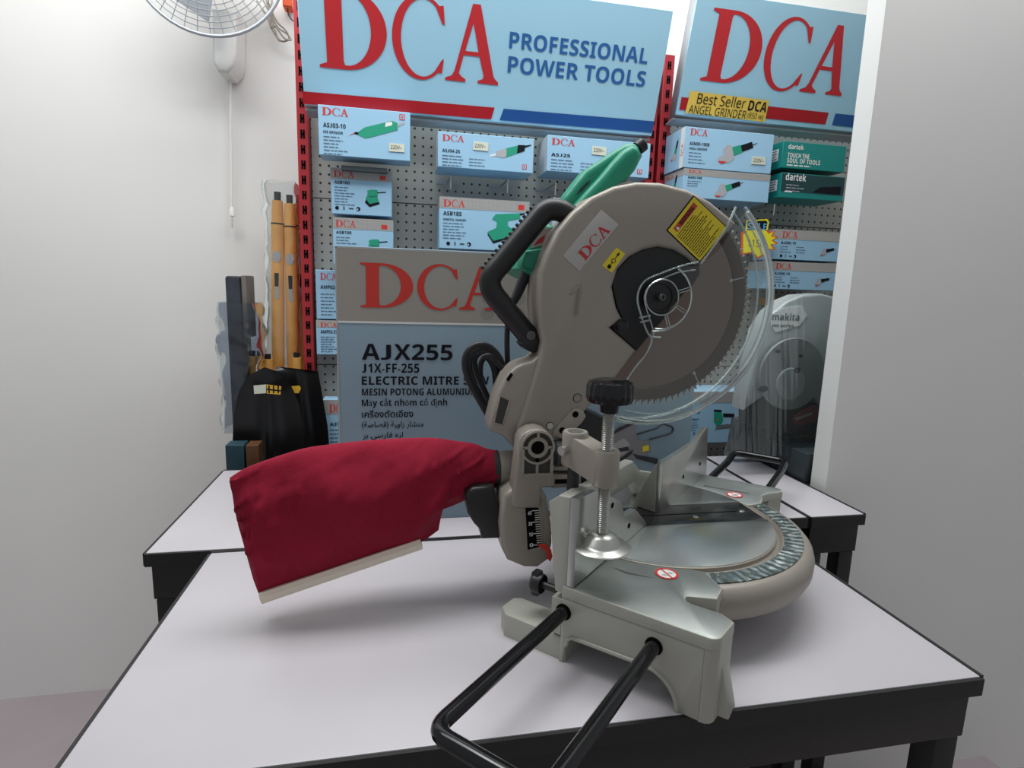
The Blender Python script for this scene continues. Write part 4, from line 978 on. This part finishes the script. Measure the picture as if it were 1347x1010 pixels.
# sale burst
m = MB(); Yb = 1.352
burst = [(975, 306), (984, 301), (1008, 301.5), (1012, 306), (1019, 303), (1015, 310), (1022.5, 311), (1016, 316), (1023, 320.5), (1014, 322), (1019, 329), (1009, 328), (1014, 343.5), (1003, 336), (997, 341), (990, 333), (975, 335)]
burst = [(x+(1.5 if x > 1000 else 0), y) for x, y in burst]
m.prism([atY(x, y, Yb) for x, y in burst], (0, .0015, 0), orange)
cb = V((995, 319)); f = Face(m, (0, Yb, 0), (1, 0, 0), Z, .0004); f.ppoly([tuple(cb+(V(p)-cb)*.88) for p in burst], mat('burst_yellow', (.90, .80, .02), .5), 1.2)
f.ptext('1150', (983, 324), (1004, 321), 9, inkb, -.01, 2)
f.ppoly([(982, 290), (1009, 288), (1011.5, 292), (1010, 302), (1004, 305), (980, 304)], MATS['burst_yellow'], .8); f.ppoly([(983, 291), (1008, 290), (1009.5, 293), (1008, 301), (983, 303)], ink, 1.2)
f.ptext('SALE', (983, 301.5), (1008, 300), 8.5, mat('sale_blue', (.10, .40, .75), .4), .04, 2)
tag(m.build('sale_sign', None, 0, atY(995, 340, Yb)), 'yellow starburst SALE price card beside the clear blade guard', 'price sign')
# hooks
def hook(px, py0, py1, Yf, lab=None):
    m = MB(); a, b = atY(px, py0, Yf), atY(px, py1, Yf)
    m.tube([V((a.x, YP-.001, a.z)), V((a.x, Yf+.004, a.z)), a, V((a.x, Yf, a.z-.002)), V((a.x, Yf, b.z))], .0022, zinc, 8)
    m.box((a.x-.028, YP-.004, a.z-.004), (a.x+.028, YP-.0005, a.z+.003), rackg)
    return m.build('peg_hook')
HK = 'steel peg hooks on the board'
for px, y0, y1, Y, lab in ((593, 231, 249, 1.40, 'left of the pair of steel hooks under the silver nosed grinder box'), (668, 236, 254, 1.40, 'right of the pair of steel hooks under the silver nosed grinder box'), (731, 241, 257, 1.40, 'steel hook under the box behind the saw handle'), (1019, 269, 283, 1.375, 'steel hook below the teal boxes')):
    tag(hook(px, y0, y1, Y), lab, 'hook', HK)
for x0_, x1_, y0_, Y, lab in ((449, 509, 211.5, 1.38, 'black bracket under the large die grinder box'),):
    m = MB(); a, b = atY(x0_, y0_, Y), atY(x1_, y0_+3, Y); m.box((a.x, Y, a.z-.018), (b.x, YP-.001, a.z-.009), mat('bracket_dark', (.06, .08, .09), .4)); tag(m.build('shelf_bracket', None, 0, a), lab, 'bracket')
# ================================================================== LEFT CORNER
def pole(px_top, px_bot, Y, r, lab, grip=True):
    a, b = atY(*px_top, Y), atY(*px_bot, Y); d = (b-a).normalized()
    t = thing('wooden_pole', lab, 'pole', (b.x, b.y, max(b.z, .02)), 'varnished wooden tool handles leaning in the corner')
    m = MB(); e = a+d*((a.z-.01)/-d.z)
    m.tube([a, a+d*.01, a+d*.055, a+d*.058, e], [r*.85, r*.9, r, r*1.05, r], wood, 18); m.build('shaft', t, 50)
    m = MB(); m.cyl(a-d*.02, a+d*.003, r*.55, blk, 14); m.build('end_plug', t)
    m = MB(); m.tube([a+d*.052, a+d*.055], [r*1.06]*2, ink, 16); m.build('ring_mark', t)
    c0_ = a+d*.14
    ca = V((0, -1, 0)); 
    for k, (dz, rw) in enumerate(((.0, .75), (.05, .5), (.08, .5))):
        pts = [c0_+d*(dz+x)+V((y*r, -r*1.02-.0004, 0)) for x, y in (((-.022, -.3), (-.022, .4), (-.01, .7), (.004, .4), (.004, -.4), (-.012, -.7)) if k == 0 else ((-.02, -.35*rw*2), (-.02, .35*rw*2), (.012, .3), (.012, -.3)))]
        m = MB(); m.prism(pts, (0, .004, 0), pgrey if k != 1 else ink); m.build('printed_label', t, 0)
    return t
pole((365, 264), (366, 500), 1.52, .0142, 'leftmost of the tall varnished wooden poles beside the red upright')
pole((381, 268), (386, 490), 1.52, .0135, 'middle tall varnished pole in the plastic sleeve')
pole((393, 268), (398, 490), 1.550, .0125, 'rightmost tall varnished pole, half behind the red upright')
for px, py, lab in ((332, 468, 'short pole stub left of the other stubs behind the shovel'), (342, 468, 'short pole stub second from left behind the shovel'), (352.5, 472, 'short pole stub above the shovel tip'), (390, 470, 'short pole stub with dark cap left of the red upright')):
    a = atY(px, py, 1.47); t = thing('wooden_pole', lab, 'pole', (a.x, 1.47, 0), 'short wooden handles behind the shovels')
    m = MB(); m.cyl((a.x, 1.47, 0.01), a, .0105, wood, 16); m.build('shaft', t)
    m = MB(); m.cyl(a, a+Z*.012, .007, blk, 14); m.build('end_plug', t)
# crumpled plastic sleeve over the poles
m = MB(); G = []
for i in range(40):
    z = i/39; row = []
    ctr = atY(372, 240+ (240)*z, 1.525); 
    for k in range(28):
        a = 2*math.pi*k/28; rx = .042; n_ = noise.noise(V((math.cos(a)*1.6, math.sin(a)*1.6, z*14)))*.008*(1.5-z)
        row.append(ctr+V(((rx+n_)*math.cos(a), (.022+n_*.3)*math.sin(a)-.004, n_*.5)))
    G.append(row)
m.grid(G, wrap, True, True); tag(m.build('plastic_sleeve', None, 60), 'clear crumpled plastic sleeve around the tall wooden poles', 'plastic sleeve')
# shovels (blade upwards, handle to the floor)
def shovel(outline, Y, lab, stk, zf):
    pts = [atY(x, y, Y) for x, y in outline]; c_ = sum(pts, V())/len(pts)
    t = thing('shovel', lab, 'shovel', (c_.x, Y, 0), 'black shovels behind the table')
    m = MB(); w = max(abs(p.x-c_.x) for p in pts); G = []
    zt_, zb_ = max(p.z for p in pts), min(p.z for p in pts)
    def edge(z):
        xs = []
        for p, q in zip(pts, pts[1:]+pts[:1]):
            if (p.z-z)*(q.z-z) <= 0 and abs(p.z-q.z) > 1e-9: xs.append(p.x+(q.x-p.x)*(z-p.z)/(q.z-p.z))
        return (min(xs), max(xs)) if xs else (c_.x, c_.x)
    for i in range(25):
        z = zt_-.0005-(zt_-zb_-.001)*(i/24)**1.4; a, b = edge(z); row = []
        for k in range(17):
            s = -1+2*k/16; x = (a+b)/2+(b-a)/2*s; row.append(V((x, Y-.018*(s*s)*((b-a)/2/w)+.012+.010*math.exp(-(s*5)**2)*(i/24)*-2, z)))
        G.append(row)
    m.grid(G, shov, True); G2 = [[p+V((0, .0025, 0)) for p in r] for r in G]; m.grid([r[::-1] for r in G2], shov, True); m.build('blade', t, 80)
    m = MB(); xx = sum(edge(zb_+.005))/2; m.tube([V((xx, Y+.0, zb_+.06)), V((xx, Y, zb_)), V((xx, Y, zb_-.09)), V((xx, Y, .02))], [.006, .014, .017, .0155], mat('socket_steel', (.10, .10, .10), .35, .6), 16); m.build('socket', t)
    return t
t1 = shovel([(346, 484), (366, 490), (383, 508), (394, 530), (399, 560), (401, 600), (395, 640), (310, 640), (306, 600), (308, 545), (314, 515), (326, 494)], 1.375, 'black round point shovel blade upright behind the dust bag', None, 0)
m = MB(); f = Face(m, (0, 1.3635, 0), (1, 0, 0), Z, .0004)
f.ppoly([(333.5, 507), (350, 505.5), (350, 517), (334.5, 518)], cream); f.ppoly([(350.5, 505.5), (370, 508), (369.5, 513), (351, 511)], mat('label_amber', (.75, .42, .03), .5)); f.ppoly([(351, 513), (369.5, 515), (369, 519), (351, 517.5)], MATS['label_amber'])
for x in (353, 359, 365): f.ppoly([(x, 507), (x+2, 507), (x+2, 517), (x, 517)], ink, 2)
m.build('blade_label', t1, 0)
t2 = shovel([(362, 483), (418, 488), (424, 520), (431, 560), (434, 600), (430, 640), (370, 640), (362, 560)], 1.415, 'black square mouth shovel behind the round point one', None, 0)
m = MB(); f = Face(m, (0, 1.3995, 0), (1, 0, 0), Z, .0004); f.ppoly([(381, 508), (394, 507), (396, 511), (393, 517), (384, 517)], MATS['label_amber']); m.build('blade_label', t2, 0)
# wrapped grey bundle at far left
m = MB(); a, b = atY(284, 362, 1.36), atY(322, 600, 1.36)
m.box((a.x, 1.42, b.z-.15), (b.x-.008, 1.50, a.z), mat('bundle_dark', (.035, .042, .055), .4, 0, .5, 40, .5, 25), .006)
m.box((b.x-.0075, 1.425, b.z+.26), (b.x+.004, 1.5, a.z+.002), mat('bundle_brown', (.15, .135, .12), .7, 0, .3, 60, .3, 20), .003)
t = thing('wrapped_bundle', 'grey plastic wrapped bundle standing at the far left beside the shovels', 'bundle', (a.x+.02, 1.42, .3)); m.build('bundle', t)
m = MB(); G = []
for i in range(40):
    z = a.z-.06-(a.z-b.z)*i/39*.75; row = []
    for k in range(24):
        an = 2*math.pi*k/24; n_ = noise.noise(V((math.cos(an)*2, math.sin(an)*2, z*30)))*.010
        row.append(V(((a.x+b.x)/2+(.043+.005*min(1, i/12)+n_)*math.copysign(abs(math.cos(an))**.6, math.cos(an)), 1.462+(.052+n_)*math.copysign(abs(math.sin(an))**.6, math.sin(an)), z)))
    G.append(row)
m.grid(G, clear('bundle_wrap', (.62, .67, .74), .05, .18, .9), True, True); m.build('plastic_film', t, 60)
# teal and brown boxes low at left
m = MB(); a, b = atY(296, 586, 1.30), atY(322, 616, 1.30); m.box((a.x, 1.30, .70), (b.x, 1.34, a.z), mat('tin_teal', (.010, .045, .06), .5), .001); tag(m.build('tool_case', None, 0, (a.x, 1.3, .7)), 'dark teal case low at the left edge behind the table', 'case')
m = MB(); a, b = atY(323, 586, 1.30), atY(341, 616, 1.30); m.box((a.x, 1.30, .70), (b.x, 1.34, a.z), mat('tin_brown', (.10, .04, .012), .5), .001); tag(m.build('tool_case', None, 0, (a.x, 1.3, .7)), 'brown case beside the dark teal one at left', 'case')
m = MB(); m.box((-.37, 1.275, .655), (-.255, 1.342, .698), apron, .003); m.box((-.36, 1.28, 0), (-.34, 1.30, .655), apron); m.box((-.275, 1.28, 0), (-.257, 1.30, .655), apron); tag(m.build('low_shelf', None, 0, (-.33, 1.3, 0)), 'dark shelf ledge behind the table under the small cases', 'shelf')
# wall fan, cable bundle, pull cord
t = thing('wall_fan', 'white wall fan with grey wire grille in the top left corner', 'fan', tuple(atY(296, 60, 1.62)))
fc_ = atY(272, -57, 1.50)
m = MB()
for i in range(14):
    r = .02+.0104*i; m.tube([fc_+V((r*math.cos(a), -.035*(1-(r/.158)**2), r*math.sin(a))) for a in [k*2*math.pi/40 for k in range(40)]], .0011, rackg, 5, closed=True)
for k in range(36):
    a = k*2*math.pi/36; m.tube([fc_+V((r*math.cos(a), -.035*(1-(r/.158)**2), r*math.sin(a))) for r in (.02, .06, .1, .157)], .0009, rackg, 5)
m.tube([fc_+V((.158*math.cos(a), 0, .158*math.sin(a))) for a in [k*2*math.pi/48 for k in range(48)]], .004, rackg, 8, closed=True); m.build('fan_grille', t)
m = MB(); m.lathe(fc_+V((0, .02, 0)), (0, 1, 0), [(0, -.045), (.035, -.04), (.05, 0), (.05, .06), (0, .08)], white, 24); m.build('fan_motor', t)
m = MB()
for k in range(3): m.prism([fc_+V((math.cos(k*2.094+x)*r, .0, math.sin(k*2.094+x)*r)) for x, r in ((0, .03), (-.3, .12), (.5, .13), (.9, .04))], (0, .004, 0), rackg)
m.build('fan_blade', t)
m = MB(); m.prism([atY(x, y, 1.555) for x, y in ((278, 10), (311, 14), (311, 70), (308, 86), (300, 95), (286, 93), (279, 80))], (0, .083, 0), white, .008, 3); m.build('fan_bracket', t, 50)
m = MB(); 
for pts in ([(338, 1), (350, 20), (360, 42), (370, 54), (380, 51), (376, 40), (364, 28), (355, 8), (352, 0)], [(346, 0), (357, 22), (362, 40), (366, 52), (371, 54)], [(350, 0), (357, 18), (366, 36), (377, 44), (383, 52), (374, 50), (362, 34), (356, 36), (358, 20)], [(358, 0), (355, 20), (357, 37), (360, 30)]):
    m.tube(smooth_path([atY(x, y, 1.62-.004*i) for i, (x, y) in enumerate(pts)], 6), .0022, mat('cable_grey', (.40, .37, .32), .6), 8)
tag(m.build('cable_bundle', None, 60), 'looped bundle of thin grey cables hanging on the wall left of the sign', 'cable')
m = MB(); m.tube(smooth_path([atY(*p, 1.60) for p in ((303, 96), (304, 180), (305, 272))], 4), .0013, white, 6); a = atY(305, 272, 1.60); m.lathe(a, (0, 0, -1), [(0, 0), (.004, .001), (.0065, .010), (.0072, .022), (0, .024)], white, 16)
tag(m.build('pull_cord', None, 60), 'thin white pull cord with small bell knob hanging at the left wall', 'pull cord')
m = MB(); a, b = atY(371, -8, 1.60), atY(384, 9, 1.60); m.box((a.x, 1.60, b.z), (b.x, 1.635, a.z), orange, .002); m.tube(smooth_path([atY(*p, 1.61) for p in ((379, 8), (379, 18), (384, 26), (390, 30))], 5), .0012, ink, 6)
tag(m.build('socket_plug', None, 0, b), 'orange plug with thin dark wire beside the sign top left', 'plug')
# ================================================================== WRAPPED SAW AT RIGHT
YM = 1.10
def Ms(px, Y=YM): return [atY(x, y, Y) for x, y in px]
bx = .838
m = MB(); m.box((bx, 1.036, 0), (1.42, 1.262, TZ-.004), apron, .003); tag(m.build('plinth', None, 0, (1.1, 1.15, 0)), 'black display plinth carrying the plastic wrapped saw', 'plinth')
mk = thing('mitre_saw', 'grey and silver saw wrapped in clear plastic at the right edge', 'mitre saw', (1.0, 1.15, TZ-.004))
m = MB(); pt = atX(1040, 575, bx); m.box((bx+.001, 1.038, TZ-.0035), (1.16, 1.255, TZ+.062), mdark, .004)
m.prism([V((p.x, p.y, max(p.z, TZ+.0015))) for p in Ms([(972, 553), (990, 550), (1160, 600), (1160, 628), (1000, 598), (964, 596)], 1.18)], (0, .03, 0), mdark, .003); m.build('base', mk)
m = MB(); m.prism(Ms([(979, 540), (984, 505), (994, 470), (1002, 435), (1018, 410), (1036, 396), (1056, 388), (1082, 386), (1110, 394), (1135, 412), (1150, 450), (1150, 520), (1100, 552), (1069, 522), (1050, 514), (1011, 517)], 1.12), (0, .05, 0), mgrey, .006, 3); m.build('blade_housing', mk, 50)
m = MB(); dm = mat('blade_pale', (.34, .36, .36), .35, .5)
q = atY(1042, 492, 1.108); m.lathe(q, ny, [(0, .002), (.078, .002), (.080, 0), (.080, -.003)], dm, 48); m.build('inner_guard', mk, 40)
m = MB(); q = atY(1040, 505, 1.104); m.lathe(q, ny, [(0, .002), (.034, .002), (.036, 0), (.036, -.003)], mgrey, 40); m.build('arbor_cover', mk)
for x, y, r in ((1049, 487, .006), (1024, 462, .004), (1007, 478, .006), (1054, 468, .003)): m = MB(); m.lathe(atY(x, y, 1.100 if x > 1020 else 1.118), ny, [(r, -.003), (r, .002), (0, .003)], blk, 14); m.build('bolt', mk)
m = MB(); q = atY(1003, 512, 1.10); m.cyl(q, q+V((.012, .01, 0)), .007, blk, 14); m.cyl(q-V((.01, 0, 0)), q, .0025, blk, 8); m.build('lock_knob', mk)
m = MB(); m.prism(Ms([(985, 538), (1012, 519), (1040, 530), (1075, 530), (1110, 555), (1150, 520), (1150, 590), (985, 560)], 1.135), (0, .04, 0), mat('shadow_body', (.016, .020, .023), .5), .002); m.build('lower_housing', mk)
m = MB(); m.prism(Ms([(1014, 414), (1030, 405), (1055, 402), (1062, 415), (1052, 428), (1020, 437), (1015, 428)], 1.118), (0, .002, 0), white)
f = Face(m, (0, 1.118, 0), (1, 0, 0), Z, .0004); 
f.ptext('makita', (1015.5, 421), (1051, 421), 8.5, mat('makita_teal', (.05, .10, .11), .4), .03, 1.5, 3); f.ptext('mt series', (1016, 430), (1044, 430), 4, ink, .03, 1.5)
m.build('name_plate', mk, 0)
m = MB(); m.prism(Ms([(1043, 549), (1052, 540), (1069, 533), (1085, 535), (1085, 552), (1055, 560), (1045, 558)], 1.128), (0, .004, 0), mat('label_darkred', (.22, .03, .035), .5)); f = Face(m, (0, 1.128, 0), (1, 0, 0), Z, .0004); f.ppoly([(1046, 550), (1068, 542), (1068, 545), (1047, 553)], pgrey); m.build('brand_label', mk, 0)
# plastic film over the saw
m = MB(); G = []
pxe = [(952, 597), (964, 552), (978, 500), (990, 455), (1005, 418), (1030, 394), (1060, 384), (1100, 384), (1140, 400)]
NZ = 80
for i in range(NZ+1):
    tq = i/NZ*8; k = min(int(tq), 7); p = V(pxe[k]).lerp(V(pxe[k+1]), tq-k)
    row = []
    for j in range(24):
        s = j/23; pp_ = V((p.x+(0 if s == 0 else 0), p.y+(max(600, p.y)-p.y)*s)) ; n_ = noise.noise(V((p.x*.22, s*1.3, 1)))*.006+noise.noise(V((p.x*.6, s*2.3, 4)))*.003
        row.append(atY(pp_.x, pp_.y, 1.085)+V((0, n_, 0)))
    G.append(row)
m.grid(G, clear('film', (.90, .94, .94), .10, .22, .9), True); m.build('plastic_film', mk, 80)
# ================================================================== things under the front table
m = MB(); m.box((.62, .66, .18), (1.2, .85, .20), mat('shelf_rose', (.30, .25, .27), .5)); m.box((.64, .68, 0), (.67, .82, .18), apron); m.box((1.15, .68, 0), (1.18, .82, .18), apron)
tag(m.build('low_shelf', None, 0, (.75, .8, 0)), 'pinkish low shelf on the floor under the front table', 'shelf')
